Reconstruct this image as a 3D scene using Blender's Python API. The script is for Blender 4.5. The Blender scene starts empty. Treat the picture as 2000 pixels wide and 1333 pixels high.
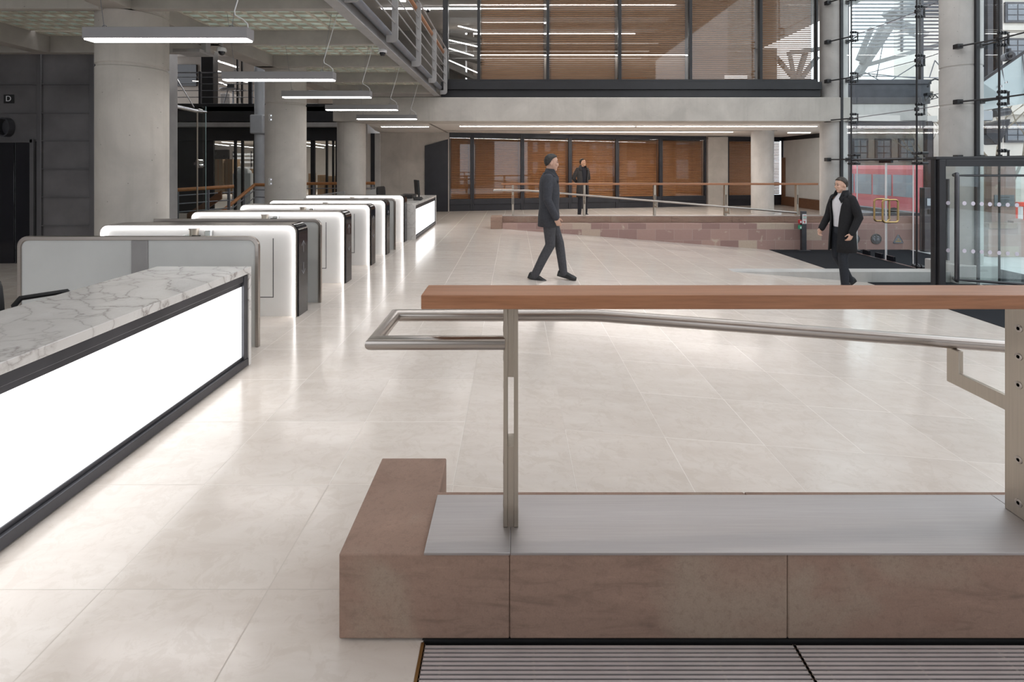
import bpy, bmesh, math, random
from mathutils import Vector, Matrix
from math import pi, sin, cos, radians, sqrt
rnd = random.Random(11)
SC = bpy.context.scene
COL = SC.collection
F, H, VX, VY = 985.0, 1.55, 1004.0, 323.0      # focal length in px, eye height, vanishing point of the 2000x1333 frame


def at(px, py, Y):
    return Vector(((px - VX) * Y / F, Y, H - (py - VY) * Y / F))


def xa(px, Y):
    return (px - VX) * Y / F


def za(py, Y):
    return H - (py - VY) * Y / F


BRK = -0.295          # where the floor starts to fall
SLOPE = 0.079
XL = 6.25             # foot of the ramp
ZL = -SLOPE * (XL - BRK)


def zf(X):
    return 0.0 if X <= BRK else (max(-SLOPE * (X - BRK), ZL))


# ---------------------------------------------------------------- materials
def new_mat(name):
    m = bpy.data.materials.new(name)
    m.use_nodes = True
    nt = m.node_tree
    nt.nodes.clear()
    out = nt.nodes.new('ShaderNodeOutputMaterial')
    return m, nt, out


class NT:
    def __init__(s, nt):
        s.nt = nt

    def n(s, t, **kw):
        x = s.nt.nodes.new(t)
        for k, v in kw.items():
            setattr(x, k, v)
        return x

    def l(s, a, b):
        s.nt.links.new(a, b)

    def math(s, op, a, b=None, c=None):
        x = s.n('ShaderNodeMath', operation=op)
        for i, v in enumerate((a, b, c)):
            if v is None:
                continue
            if hasattr(v, 'links'):
                s.l(v, x.inputs[i])
            else:
                x.inputs[i].default_value = v
        return x.outputs[0]

    def ramp(s, fac, stops):
        x = s.n('ShaderNodeValToRGB')
        els = x.color_ramp.elements
        while len(els) < len(stops):
            els.new(0.5)
        for e, (p, c) in zip(els, stops):
            e.position = p
            e.color = (c[0], c[1], c[2], 1) if len(c) == 3 else c
        s.l(fac, x.inputs[0])
        return x.outputs[0]

    def mix(s, fac, a, b, typ='MIX'):
        x = s.n('ShaderNodeMix', data_type='RGBA', blend_type=typ)
        for sock, v in ((x.inputs[0], fac), (x.inputs[6], a), (x.inputs[7], b)):
            if hasattr(v, 'links'):
                s.l(v, sock)
            elif isinstance(v, (int, float)):
                sock.default_value = v
            else:
                sock.default_value = (v[0], v[1], v[2], 1)
        return x.outputs[2]

    def coord(s, kind='Object', scale=(1, 1, 1), rot=(0, 0, 0), loc=(0, 0, 0)):
        if kind == 'World':
            src = s.n('ShaderNodeNewGeometry').outputs['Position']
        else:
            src = s.n('ShaderNodeTexCoord').outputs[kind]
        mp = s.n('ShaderNodeMapping')
        mp.inputs['Scale'].default_value = scale
        mp.inputs['Rotation'].default_value = rot
        mp.inputs['Location'].default_value = loc
        s.l(src, mp.inputs[0])
        return mp.outputs[0]

    def noise(s, vec, scale=5, detail=5, rough=.55, dist=0):
        x = s.n('ShaderNodeTexNoise')
        x.inputs['Scale'].default_value = scale
        x.inputs['Detail'].default_value = detail
        x.inputs['Roughness'].default_value = rough
        x.inputs['Distortion'].default_value = dist
        s.l(vec, x.inputs['Vector'])
        return x.outputs['Fac']

    def bump(s, h, strength=.2, dist=.01):
        x = s.n('ShaderNodeBump')
        x.inputs['Strength'].default_value = strength
        x.inputs['Distance'].default_value = dist
        s.l(h, x.inputs['Height'])
        return x.outputs[0]

    def bsdf(s, color, rough=.5, metal=0., normal=None, spec=None, coat=0.):
        b = s.n('ShaderNodeBsdfPrincipled')
        for nm, v in (('Base Color', color), ('Roughness', rough), ('Metallic', metal)):
            if hasattr(v, 'links'):
                s.l(v, b.inputs[nm])
            elif isinstance(v, (int, float)):
                b.inputs[nm].default_value = v
            else:
                b.inputs[nm].default_value = (v[0], v[1], v[2], 1)
        if normal is not None:
            s.l(normal, b.inputs['Normal'])
        if spec is not None:
            b.inputs['Specular IOR Level'].default_value = spec
        if coat:
            b.inputs['Coat Weight'].default_value = coat
            b.inputs['Coat Roughness'].default_value = .1
        return b.outputs[0]


def plain(name, c, rough=.5, metal=0., var=.12, scale=8, stretch=(1, 1, 1), bump=0., kind='Object', spec=None, coat=0.):
    m, nt, out = new_mat(name)
    k = NT(nt)
    v = k.coord(kind, stretch)
    nz = k.noise(v, scale, 5)
    lo = [x * (1 - var) for x in c]
    hi = [min(1, x * (1 + var)) for x in c]
    col = k.ramp(nz, [(.3, lo), (.7, hi)])
    nrm = k.bump(nz, bump, .004) if bump else None
    k.l(k.bsdf(col, rough, metal, nrm, spec, coat), out.inputs[0])
    return m


def emis(name, c, st):
    m, nt, out = new_mat(name)
    k = NT(nt)
    e = k.n('ShaderNodeEmission')
    e.inputs[0].default_value = (c[0], c[1], c[2], 1)
    e.inputs[1].default_value = st
    k.l(e.outputs[0], out.inputs[0])
    return m


def glass(name, tint=(.93, .97, .97), refl=.06, rough=0.0, edge=.6):
    m, nt, out = new_mat(name)
    k = NT(nt)
    t = k.n('ShaderNodeBsdfTransparent')
    t.inputs[0].default_value = (*tint, 1)
    g = k.n('ShaderNodeBsdfGlossy')
    g.inputs['Roughness'].default_value = rough
    g.inputs[0].default_value = (1, 1, 1, 1)
    lw = k.n('ShaderNodeLayerWeight')
    lw.inputs[0].default_value = .5
    f = k.math('POWER', lw.outputs['Facing'], 4.0)
    f = k.math('MULTIPLY_ADD', f, edge, refl)
    mx = k.n('ShaderNodeMixShader')
    k.l(f, mx.inputs[0])
    k.l(t.outputs[0], mx.inputs[1])
    k.l(g.outputs[0], mx.inputs[2])
    k.l(mx.outputs[0], out.inputs[0])
    return m


def mat_floor():
    m, nt, out = new_mat('limestone_tiles')
    k = NT(nt)
    pos = k.n('ShaderNodeNewGeometry').outputs['Position']
    sp = k.n('ShaderNodeSeparateXYZ')
    k.l(pos, sp.inputs[0])
    u = k.math('DIVIDE', k.math('SUBTRACT', sp.outputs[0], BRK), .603)
    v = k.math('DIVIDE', k.math('SUBTRACT', sp.outputs[1], 1.842), .602)
    fu = k.math('FRACT', u)
    fv = k.math('FRACT', v)
    du = k.math('MINIMUM', fu, k.math('SUBTRACT', 1.0, fu))
    dv = k.math('MINIMUM', fv, k.math('SUBTRACT', 1.0, fv))
    d = k.math('MINIMUM', du, dv)
    joint = k.math('LESS_THAN', d, .0042)
    cb = k.n('ShaderNodeCombineXYZ')
    k.l(k.math('FLOOR', u), cb.inputs[0])
    k.l(k.math('FLOOR', v), cb.inputs[1])
    wn = k.n('ShaderNodeTexWhiteNoise', noise_dimensions='3D')
    k.l(cb.outputs[0], wn.inputs['Vector'])
    off = k.n('ShaderNodeVectorMath', operation='MULTIPLY_ADD')
    k.l(wn.outputs['Color'], off.inputs[0])
    off.inputs[1].default_value = (9, 9, 9)
    k.l(pos, off.inputs[2])
    mp = k.n('ShaderNodeMapping')
    mp.inputs['Rotation'].default_value = (0, 0, radians(-38))
    mp.inputs['Scale'].default_value = (1.0, 3.4, 1)
    k.l(off.outputs[0], mp.inputs[0])
    n1 = k.noise(mp.outputs[0], 2.2, 8, .68, .6)
    n2 = k.noise(off.outputs[0], 9, 8, .75, 1.2)
    base = k.ramp(n1, [(.28, (.615, .545, .49)), (.52, (.665, .60, .545)), (.74, (.71, .65, .60))])
    base = k.mix(k.ramp(n2, [(.50, (0, 0, 0)), (.57, (.28, .28, .28))]), base, (.53, .455, .39))
    tv = k.math('MULTIPLY_ADD', wn.outputs['Value'], .07, .965)
    col = k.mix(1.0, base, tv, 'MULTIPLY')
    # grout: lighter or darker from tile to tile as laid
    groutc = k.mix(k.math('GREATER_THAN', wn.outputs['Value'], .5), (.42, .37, .32), (.70, .66, .61))
    col = k.mix(k.math('MULTIPLY', joint, .6), col, groutc)
    rg = k.math('MULTIPLY_ADD', n2, .13, .10)
    rg = k.math('ADD', rg, k.math('MULTIPLY', joint, .3))
    nr = k.bump(k.math('SUBTRACT', n1, k.math('MULTIPLY', joint, .8)), .05, .003)
    k.l(k.bsdf(col, rg, 0, nr, .5), out.inputs[0])
    return m


def mat_concrete(name, c=(.52, .485, .445), pits=True, rough=.75):
    m, nt, out = new_mat(name)
    k = NT(nt)
    v = k.coord('World')
    n1 = k.noise(v, 1.3, 7, .6, .4)
    n2 = k.noise(v, 60, 3, .6)
    c1 = [x * .82 for x in c]
    c2 = [min(1, x * 1.15) for x in c]
    col = k.ramp(n1, [(.32, c1), (.7, c2)])
    col = k.mix(k.math('MULTIPLY', n2, .22), col, (c[0] * .7, c[1] * .7, c[2] * .7))
    if pits:
        vo = k.n('ShaderNodeTexVoronoi')
        vo.inputs['Scale'].default_value = 9
        k.l(v, vo.inputs['Vector'])
        p = k.math('LESS_THAN', vo.outputs['Distance'], .055)
        col = k.mix(k.math('MULTIPLY', p, .55), col, (.08, .07, .06))
    vs = k.coord('World', (5, 5, .25))
    st = k.noise(vs, 2.2, 4, .6)
    col = k.mix(k.ramp(st, [(.55, (0, 0, 0)), (.75, (.3, .3, .3))]), col, (c[0] * .68, c[1] * .68, c[2] * .66))
    k.l(k.bsdf(col, rough, 0, k.bump(n2, .12, .002)), out.inputs[0])
    return m


def mat_sandstone(name, c=(.25, .162, .13)):
    m, nt, out = new_mat(name)
    k = NT(nt)
    v = k.coord('World', (1, 1, 1))
    vr = k.coord('World', (1.2, 1.2, 5.5), (0, radians(12), 0))
    n1 = k.noise(v, 1.9, 5, .55, .5)
    n2 = k.noise(v, 190, 2, .6)
    n3 = k.noise(vr, 3.0, 7, .6, .9)
    d = [x * .66 for x in c]
    col = k.ramp(n3, [(.30, d), (.46, c), (.60, [x * 1.06 for x in c]), (.75, [min(1, x * 1.3) for x in c])])
    col = k.mix(k.ramp(n1, [(.53, (0, 0, 0)), (.66, (.85, .85, .85))]), col, (.37, .29, .225))
    col = k.mix(k.ramp(n1, [(.28, (.5, .5, .5)), (.42, (0, 0, 0))]), col, (.25, .12, .085))
    n4 = k.noise(v, 45, 5, .7)
    col = k.mix(k.ramp(n4, [(.50, (0, 0, 0)), (.72, (.45, .45, .45))]), col, [x * .55 for x in c])
    col = k.mix(k.math('MULTIPLY', n2, .45), col, [x * .5 for x in c])
    nr = k.bump(k.math('ADD', k.math('MULTIPLY', n2, .5), n3), .25, .003)
    k.l(k.bsdf(col, .8, 0, nr), out.inputs[0])
    return m


def mat_masonry(name):
    m, nt, out = new_mat(name)
    k = NT(nt)
    pos = k.n('ShaderNodeNewGeometry').outputs['Position']
    sp = k.n('ShaderNodeSeparateXYZ')
    k.l(pos, sp.inputs[0])
    cb = k.n('ShaderNodeCombineXYZ')
    k.l(k.math('ADD', sp.outputs[0], sp.outputs[1]), cb.inputs[0])
    k.l(k.math('ADD', sp.outputs[2], .013), cb.inputs[1])
    br = k.n('ShaderNodeTexBrick')
    k.l(cb.outputs[0], br.inputs['Vector'])
    br.inputs['Scale'].default_value = 1
    br.inputs['Brick Width'].default_value = .45
    br.inputs['Row Height'].default_value = .268
    br.inputs['Mortar Size'].default_value = .004
    br.inputs['Color1'].default_value = (0, 0, 0, 1)
    br.inputs['Color2'].default_value = (1, 1, 1, 1)
    br.inputs['Mortar'].default_value = (.5, .5, .5, 1)
    n1 = k.noise(pos, 3.2, 5, .6, .4)
    n2 = k.noise(pos, 26, 4, .6)
    col = k.ramp(br.outputs['Color'], [(0, (.27, .17, .155)), (.45, (.37, .24, .215)), (.90, (.42, .28, .24)), (.965, (.50, .41, .33))])
    col = k.mix(k.ramp(n1, [(.62, (0, 0, 0)), (.68, (.8, .8, .8))]), col, (.55, .46, .37))
    col = k.mix(k.math('MULTIPLY', n2, .3), col, (.22, .13, .115))
    col = k.mix(k.math('MULTIPLY', br.outputs['Fac'], .6), col, (.45, .38, .33))
    k.l(k.bsdf(col, .78, 0, k.bump(n2, .15, .003)), out.inputs[0])
    return m


def mat_marble(name):
    m, nt, out = new_mat(name)
    k = NT(nt)
    v = k.coord('World', (1, 1, 1), (0, 0, radians(35)))
    n1 = k.noise(v, 2.0, 6, .6, .3)
    dv = k.n('ShaderNodeVectorMath', operation='MULTIPLY_ADD')
    nn = k.n('ShaderNodeTexNoise')
    nn.inputs['Scale'].default_value = 2.4
    nn.inputs['Detail'].default_value = 7
    k.l(v, nn.inputs['Vector'])
    k.l(nn.outputs['Color'], dv.inputs[0])
    dv.inputs[1].default_value = (1.1, 1.1, 1.1)
    st = k.n('ShaderNodeMapping')
    st.inputs['Scale'].default_value = (.8, 2.6, 1)
    k.l(v, st.inputs[0])
    k.l(st.outputs[0], dv.inputs[2])
    vo = k.n('ShaderNodeTexVoronoi', feature='DISTANCE_TO_EDGE')
    vo.inputs['Scale'].default_value = 2.4
    k.l(dv.outputs[0], vo.inputs['Vector'])
    vein = k.ramp(vo.outputs['Distance'], [(0, (.85, .85, .85)), (.012, (.45, .45, .45)), (.05, (.12, .12, .12)), (.22, (0, 0, 0))])
    vm = k.math('MULTIPLY', vein, k.ramp(n1, [(.35, (.15, .15, .15)), (.62, (1, 1, 1))]))
    vo2 = k.n('ShaderNodeTexVoronoi', feature='DISTANCE_TO_EDGE')
    vo2.inputs['Scale'].default_value = 7.0
    k.l(dv.outputs[0], vo2.inputs['Vector'])
    v2 = k.ramp(vo2.outputs['Distance'], [(0, (.35, .35, .35)), (.03, (0, 0, 0))])
    v2 = k.math('MULTIPLY', v2, k.ramp(n1, [(.45, (0, 0, 0)), (.7, (1, 1, 1))]))
    base = k.ramp(n1, [(.3, (.66, .635, .61)), (.7, (.78, .765, .745))])
    col = k.mix(vm, base, (.24, .20, .185))
    col = k.mix(v2, col, (.36, .30, .27))
    k.l(k.bsdf(col, .16, 0, None, .5), out.inputs[0])
    return m


def mat_wood(name, c1, c2, c3, axis='X', scale=1.0, rough=.38, kind='World'):
    m, nt, out = new_mat(name)
    k = NT(nt)
    s = {'X': (1.2, 22, 22), 'Y': (22, 1.2, 22), 'Z': (22, 22, 1.2)}[axis]
    v = k.coord(kind, [q * scale for q in s])
    n1 = k.noise(v, 1.0, 6, .62, 1.1)
    n2 = k.noise(k.coord(kind, [q * scale * 3 for q in s]), 2.0, 4, .6, .2)
    col = k.ramp(n1, [(.25, c1), (.5, c2), (.78, c3)])
    col = k.mix(k.math('MULTIPLY', k.ramp(n2, [(.45, (0, 0, 0)), (.7, (1, 1, 1))]), .3), col, [x * .55 for x in c1])
    k.l(k.bsdf(col, rough, 0, k.bump(n2, .05, .001)), out.inputs[0])
    return m


def mat_steel(name, c=(.50, .46, .42), rough=.36, axis='X'):
    m, nt, out = new_mat(name)
    k = NT(nt)
    s = {'X': (3, 160, 160), 'Y': (160, 3, 160), 'Z': (160, 160, 3)}[axis]
    v = k.coord('World', s)
    n1 = k.noise(v, 1.0, 3, .6)
    n2 = k.noise(k.coord('World'), 3.5, 4, .6)
    rg = k.math('ADD', k.math('MULTIPLY_ADD', n1, .08, rough - .06), k.math('MULTIPLY', n2, .06))
    col = k.ramp(n1, [(.3, [x * .94 for x in c]), (.7, [min(1, x * 1.05) for x in c])])
    k.l(k.bsdf(col, rg, 1.0, k.bump(n1, .015, .0004)), out.inputs[0])
    return m


def mat_block():
    m, nt, out = new_mat('green_glass_blocks')
    k = NT(nt)
    pos = k.coord('World')
    n1 = k.noise(pos, 5, 4)
    col = k.ramp(n1, [(.3, (.52, .58, .53)), (.7, (.72, .77, .72))])
    t = k.n('ShaderNodeBsdfTranslucent')
    k.l(col, t.inputs[0])
    mx = k.n('ShaderNodeMixShader')
    mx.inputs[0].default_value = .7
    k.l(k.bsdf(col, .15, 0), mx.inputs[1])
    k.l(t.outputs[0], mx.inputs[2])
    k.l(mx.outputs[0], out.inputs[0])
    return m


M = {}
M['floor'] = mat_floor()
M['concrete'] = mat_concrete('board_cast_concrete')
M['concrete_cool'] = mat_concrete('pale_concrete', (.53, .52, .505))
M['concrete_dark'] = mat_concrete('dark_concrete', (.25, .235, .22), False)  # darker concrete tone for rear walls, soffit strips and stair flights
M['sandstone'] = mat_sandstone('red_sandstone', (.325, .213, .163))
M['masonry'] = mat_masonry('sandstone_blocks')
M['marble'] = mat_marble('veined_marble')
M['wood'] = mat_wood('oiled_timber', (.27, .115, .055), (.37, .165, .082), (.44, .21, .112), 'X')
M['wood_y'] = mat_wood('oiled_timber_lengthwise', (.27, .115, .055), (.38, .17, .08), (.46, .22, .11), 'Y')
M['wood_rail'] = mat_wood('honey_timber', (.36, .15, .055), (.48, .21, .08), (.55, .26, .11), 'X', 1, .3)
M['wood_dark'] = mat_wood('walnut_frame', (.13, .065, .035), (.18, .09, .05), (.22, .12, .07), 'X')
M['slat_low'] = mat_wood('cedar_slats', (.36, .15, .058), (.48, .21, .08), (.56, .26, .11), 'X', .6, .42)
M['slat_high'] = mat_wood('bronze_slats', (.30, .145, .065), (.40, .195, .09), (.46, .24, .125), 'X', .6, .42)
M['wood_panel'] = mat_wood('warm_wall_panels', (.24, .105, .045), (.34, .15, .065), (.40, .19, .09), 'Z', .3, .5)
M['steel'] = mat_steel('brushed_steel', (.44, .40, .37), .30)
M['steel_z'] = mat_steel('brushed_steel_upright', (.47, .42, .36), .40, 'Z')
M['grille'] = plain('aluminium_bars', (.68, .63, .63), .4, .5, .1, 4)
M['steel_plate'] = mat_steel('brushed_plate', (.41, .385, .38), .5, 'X')
M['chrome'] = plain('bright_steel', (.75, .75, .76), .16, 1.0, .05)
M['brass'] = plain('aged_brass', (.50, .34, .15), .3, 1.0, .12)
M['dark_steel'] = plain('black_painted_steel', (.015, .015, .018), .42, 0, .2, 3)
M['navy_steel'] = plain('blue_black_steel', (.020, .021, .028), .4, 0, .2, 3)
M['frame_grey'] = plain('graphite_frame', (.085, .085, .095), .38, .6, .15, 4)
M['bridge_grey'] = plain('grey_painted_steel', (.33, .32, .318), .5, 0, .12, 3)
M['beam_grey'] = plain('taupe_painted_steel', (.38, .35, .32), .6, 0, .12, 3)
M['rail_grey'] = plain('blue_grey_steel', (.22, .23, .26), .4, .4, .12, 4)
M['pipe_grey'] = plain('pale_blue_grey_paint', (.47, .50, .54), .5, 0, .06, 3)
M['lobby'] = plain('dark_lobby_panels', (.16, .152, .156), .45, .3, .2, 2)
M['lobby_trim'] = plain('lobby_trim', (.15, .145, .15), .4, .5, .1, 2)
M['black_gloss'] = plain('black_glass', (.012, .012, .016), .08, 0, .2, 3)
M['black'] = plain('matt_black', (.012, .012, .013), .6, 0, .3, 6)
M['white_panel'] = plain('white_acrylic', (.80, .79, .78), .3, 0, .03, 3)
M['frost'] = plain('frosted_glass_panel', (.66, .67, .66), .25, 0, .05, 2)
M['white_paint'] = plain('white_ceiling_paint', (.72, .69, .66), .7, 0, .04, 2)
M['grey_wall'] = plain('pale_grey_wall', (.52, .49, .46), .7, 0, .06, 2)
M['taupe_wall'] = plain('taupe_wall', (.22, .19, .165), .7, 0, .1, 2)
M['lamp_body'] = plain('lamp_casing', (.28, .27, .275), .5, .2, .06, 3)
M['mat'] = plain('dark_fibre_mat', (.020, .021, .025), .95, 0, .5, 260, bump=.5, kind='World', spec=.15)
M['glassblock'] = mat_block()
M['ribs'] = plain('block_ribs', (.58, .53, .45), .7, 0, .12, 5, kind='World')
M['glass'] = glass('clear_glass', (.95, .98, .98), .05)
M['glass_tint'] = glass('tinted_window_glass', (.90, .91, .91), .03, 0, .35)
M['glass_green'] = glass('green_edge_glass', (.945, .98, .975), .06)
M['glass_edge'] = plain('glass_edge', (.30, .42, .42), .15, 0, .1)
M['pavement'] = plain('pale_paving', (.58, .58, .58), .8, 0, .08, 2, kind='World')
M['asphalt'] = plain('asphalt', (.13, .13, .14), .9, 0, .2, 6, kind='World')
M['cardboard'] = plain('cardboard', (.42, .28, .17), .8, 0, .08, 3)
M['arrow_grey'] = plain('grey_print', (.30, .30, .32), .4, 0, .03)
M['dot'] = plain('frosted_dots', (.62, .58, .66), .6, 0, .03)
M['brick'] = plain('dark_brick', (.15, .11, .09), .85, 0, .25, 2, kind='World')
M['bus_red'] = plain('red_bus_paint', (.46, .075, .085), .25, 0, .05, 2)
M['barrier'] = plain('red_orange_plastic', (.78, .075, .045), .45, 0, .06, 3)
M['white_plastic'] = plain('white_plastic', (.75, .75, .76), .4, 0, .03)
M['green_plastic'] = plain('green_plastic', (.02, .30, .17), .4, 0, .05)
M['red_plastic'] = plain('red_plastic', (.50, .03, .04), .4, 0, .05)
M['stone_pale'] = plain('pale_portland_stone', (.62, .58, .53), .8, 0, .08, 1.5, kind='World')
M['bark'] = plain('bark', (.20, .17, .13), .85, 0, .25, 9)
M['canopy'] = plain('pale_blue_canopy', (.70, .81, .83), .3, 0, .05, 1)
M['plaque'] = plain('grey_metal_plaque', (.20, .215, .24), .4, .5, .08, 4)
M['bronze'] = plain('dark_bronze', (.10, .105, .11), .5, .5, .3, 30)
M['gold'] = plain('gold_lettering', (.55, .38, .10), .35, .8, .1)
M['skin_a'] = plain('tan_skin', (.50, .29, .19), .5, 0, .06, 12)
M['skin_b'] = plain('light_skin', (.58, .36, .27), .5, 0, .06, 12)
M['hair_dark'] = plain('black_hair', (.014, .011, .010), .5, 0, .5, 60)
M['hair_brown'] = plain('brown_hair', (.028, .018, .012), .5, 0, .4, 60)
M['hair_grey'] = plain('greying_hair', (.035, .031, .029), .6, 0, .4, 60)
M['coat_charcoal'] = plain('charcoal_wool', (.032, .030, .031), .9, 0, .3, 40)
M['coat_black'] = plain('black_wool', (.008, .008, .010), .9, 0, .3, 40)
M['suit'] = plain('slate_suit', (.040, .042, .052), .8, 0, .2, 40)
M['trouser_grey'] = plain('grey_trousers', (.060, .060, .068), .85, 0, .2, 40)
M['jersey'] = plain('navy_jersey', (.010, .011, .018), .85, 0, .2, 40)
M['shirt'] = plain('white_shirt', (.66, .66, .70), .8, 0, .05, 20)
M['shirt_lilac'] = plain('lilac_shirt', (.30, .24, .40), .8, 0, .05, 20)
M['jeans'] = plain('dark_denim', (.014, .017, .024), .85, 0, .3, 60)
M['leather'] = plain('black_leather', (.010, .010, .011), .35, 0, .2, 20)
M['eye'] = plain('dark_eyes', (.02, .014, .012), .2, 0, .1)
M['lip'] = plain('lips', (.33, .14, .11), .5, 0, .1)
M['led'] = emis('led_strip', (1, .965, .94), 14.0)
M['led_soft'] = emis('soft_led', (1, .95, .90), 5.0)
M['led_gate'] = emis('gate_edge_light', (1, .97, .96), 7.0)
M['lightbox'] = emis('desk_lightbox', (1, 1, 1), 2.3)
M['panel_glow'] = plain('white_gate_face', (.84, .83, .82), .22, 0, .02, 3)


# ---------------------------------------------------------------- mesh builder
class MB:
    def __init__(s):
        s.bm = bmesh.new()

    def poly(s, pts):
        vs = [s.bm.verts.new(p) for p in pts]
        try:
            s.bm.faces.new(vs)
        except ValueError:
            pass
        return vs

    def hexa(s, p):                                   # 8 corners, bottom 4 then top 4
        v = [s.bm.verts.new(q) for q in p]
        for f in ((3, 2, 1, 0), (4, 5, 6, 7), (0, 1, 5, 4), (1, 2, 6, 5), (2, 3, 7, 6), (3, 0, 4, 7)):
            s.bm.faces.new([v[i] for i in f])
        return s

    def box(s, x0, x1, y0, y1, z0, z1):
        return s.hexa([(x0, y0, z0), (x1, y0, z0), (x1, y1, z0), (x0, y1, z0), (x0, y0, z1), (x1, y0, z1), (x1, y1, z1), (x0, y1, z1)])

    def bar(s, a, b, w, t, up=(0, 0, 1)):             # a rectangular bar from a to b
        a = Vector(a)
        b = Vector(b)
        d = (b - a).normalized()
        u = Vector(up)
        if abs(d.dot(u)) > .98:
            u = Vector((0, 1, 0))
        sd = d.cross(u).normalized() * (w / 2)
        uu = sd.cross(d).normalized() * (t / 2)
        return s.hexa([a - sd - uu, a + sd - uu, b + sd - uu, b - sd - uu, a - sd + uu, a + sd + uu, b + sd + uu, b - sd + uu])

    def loft(s, rings, cap=True, closed=True):
        vr = [[s.bm.verts.new(p) for p in r] for r in rings]
        n = len(vr[0])
        for i in range(len(vr) - 1):
            for j in range(n if closed else n - 1):
                k = (j + 1) % n
                s.bm.faces.new((vr[i][j], vr[i][k], vr[i + 1][k], vr[i + 1][j]))
        if cap and closed:
            s.bm.faces.new(list(reversed(vr[0])))
            s.bm.faces.new(vr[-1])
        return s

    def cyl(s, a, b, r, seg=16, r1=None):
        a = Vector(a)
        b = Vector(b)
        d = (b - a).normalized()
        u = Vector((0, 0, 1)) if abs(d.z) < .95 else Vector((1, 0, 0))
        e1 = d.cross(u).normalized()
        e2 = d.cross(e1)
        r1 = r if r1 is None else r1
        return s.loft([[c + (e1 * cos(t) + e2 * sin(t)) * q for t in (2 * pi * i / seg for i in range(seg))] for c, q in ((a, r), (b, r1))])

    def tube(s, pts, r, seg=12, cap=True):            # mitred tube along a polyline
        pts = [Vector(p) for p in pts]
        rr = r if isinstance(r, (list, tuple)) else [r] * len(pts)
        rings = []
        d0 = (pts[1] - pts[0]).normalized()
        u = Vector((0, 0, 1)) if abs(d0.z) < .9 else Vector((1, 0, 0))
        e1 = d0.cross(u).normalized()
        for i, p in enumerate(pts):
            di = (pts[i] - pts[i - 1]).normalized() if i else d0
            do = (pts[i + 1] - pts[i]).normalized() if i < len(pts) - 1 else di
            t = (di + do).normalized()
            e2 = di.cross(e1)
            ring = []
            for j in range(seg):
                a = 2 * pi * j / seg
                q = (e1 * cos(a) + e2 * sin(a)) * rr[i]
                k = q.dot(t) / max(.25, di.dot(t))
                ring.append(p + q - di * k)
            rings.append(ring)
            e1 = di.rotation_difference(do) @ e1
            e1 = (e1 - do * e1.dot(do)).normalized()
        return s.loft(rings, cap)

    def prism_y(s, poly, y0, y1):                     # polygon in x, z
        return s.loft([[(x, y0, z) for x, z in poly], [(x, y1, z) for x, z in poly]])

    def prism_x(s, poly, x0, x1):                     # polygon in y, z
        return s.loft([[(x0, y, z) for y, z in poly], [(x1, y, z) for y, z in poly]])

    def prism_z(s, poly, z0, z1):
        return s.loft([[(x, y, z0) for x, y in poly], [(x, y, z1) for x, y in poly]])

    def ring_y(s, outer, inner, y0, y1, open_bottom=False):
        n = len(outer)
        A = [[s.bm.verts.new((x, y, z)) for x, z in pl] for pl, y in ((outer, y0), (inner, y0), (inner, y1), (outer, y1))]
        for i in range(4):
            for j in range(n - 1 if open_bottom else n):
                k = (j + 1) % n
                s.bm.faces.new((A[i][j], A[i][k], A[(i + 1) % 4][k], A[(i + 1) % 4][j]))
        if open_bottom:
            for j in (0, n - 1):
                s.bm.faces.new([A[i][j] for i in range(4)])
        return s

    def lathe(s, prof, c, seg=40):                    # profile of (radius, z) about a vertical axis
        rings = [[(c[0] + r * cos(2 * pi * i / seg), c[1] + r * sin(2 * pi * i / seg), z) for i in range(seg)] for r, z in prof]
        return s.loft(rings)

    def ell(s, c, r, rot=None, seg=16, rings=10):
        m = Matrix.Translation(Vector(c)) @ (rot.to_4x4() if rot is not None else Matrix.Identity(4)) @ Matrix.Diagonal((r[0], r[1], r[2], 1))
        bmesh.ops.create_uvsphere(s.bm, u_segments=seg, v_segments=rings, radius=1, matrix=m)
        return s

    def xf(s, m):
        bmesh.ops.transform(s.bm, matrix=m, verts=s.bm.verts)
        return s

    def build(s, name, mat, parent=None, bevel=0, smooth=True, label=None, loc=None, seg=2, ang=35):
        bmesh.ops.recalc_face_normals(s.bm, faces=s.bm.faces)
        me = bpy.data.meshes.new(name)
        if parent is not None:
            off = wloc(parent)
        elif loc is not None:
            off = Vector(loc)
        else:
            vs = [v.co for v in s.bm.verts]
            lo = Vector([min(v[i] for v in vs) for i in range(3)])
            hi = Vector([max(v[i] for v in vs) for i in range(3)])
            off = Vector(((lo.x + hi.x) / 2, (lo.y + hi.y) / 2, lo.z))
        bmesh.ops.translate(s.bm, vec=-off, verts=s.bm.verts)
        s.bm.to_mesh(me)
        s.bm.free()
        if smooth:
            for p in me.polygons:
                p.use_smooth = True
            me.set_sharp_from_angle(angle=radians(ang))
        me.materials.append(M[mat])
        o = bpy.data.objects.new(name, me)
        COL.objects.link(o)
        if parent is not None:
            o.parent = parent
        else:
            o.location = off
        if bevel:
            b = o.modifiers.new('bevel', 'BEVEL')
            b.width = bevel
            b.segments = seg
            b.limit_method = 'ANGLE'
            b.angle_limit = radians(40)
        if label:
            o['label'] = label
        return o


def wloc(o):
    v = Vector((0, 0, 0))
    while o is not None:
        v = v + o.location
        o = o.parent
    return v


def tag(o, label, cat, group=None, kind=None):
    o['label'] = label
    o['category'] = cat
    if group:
        o['group'] = group
    if kind:
        o['kind'] = kind
    return o


def thing(name, label, cat, loc, group=None):
    o = bpy.data.objects.new(name, None)
    o.empty_display_size = .1
    COL.objects.link(o)
    o.location = loc
    return tag(o, label, cat, group)


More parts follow.
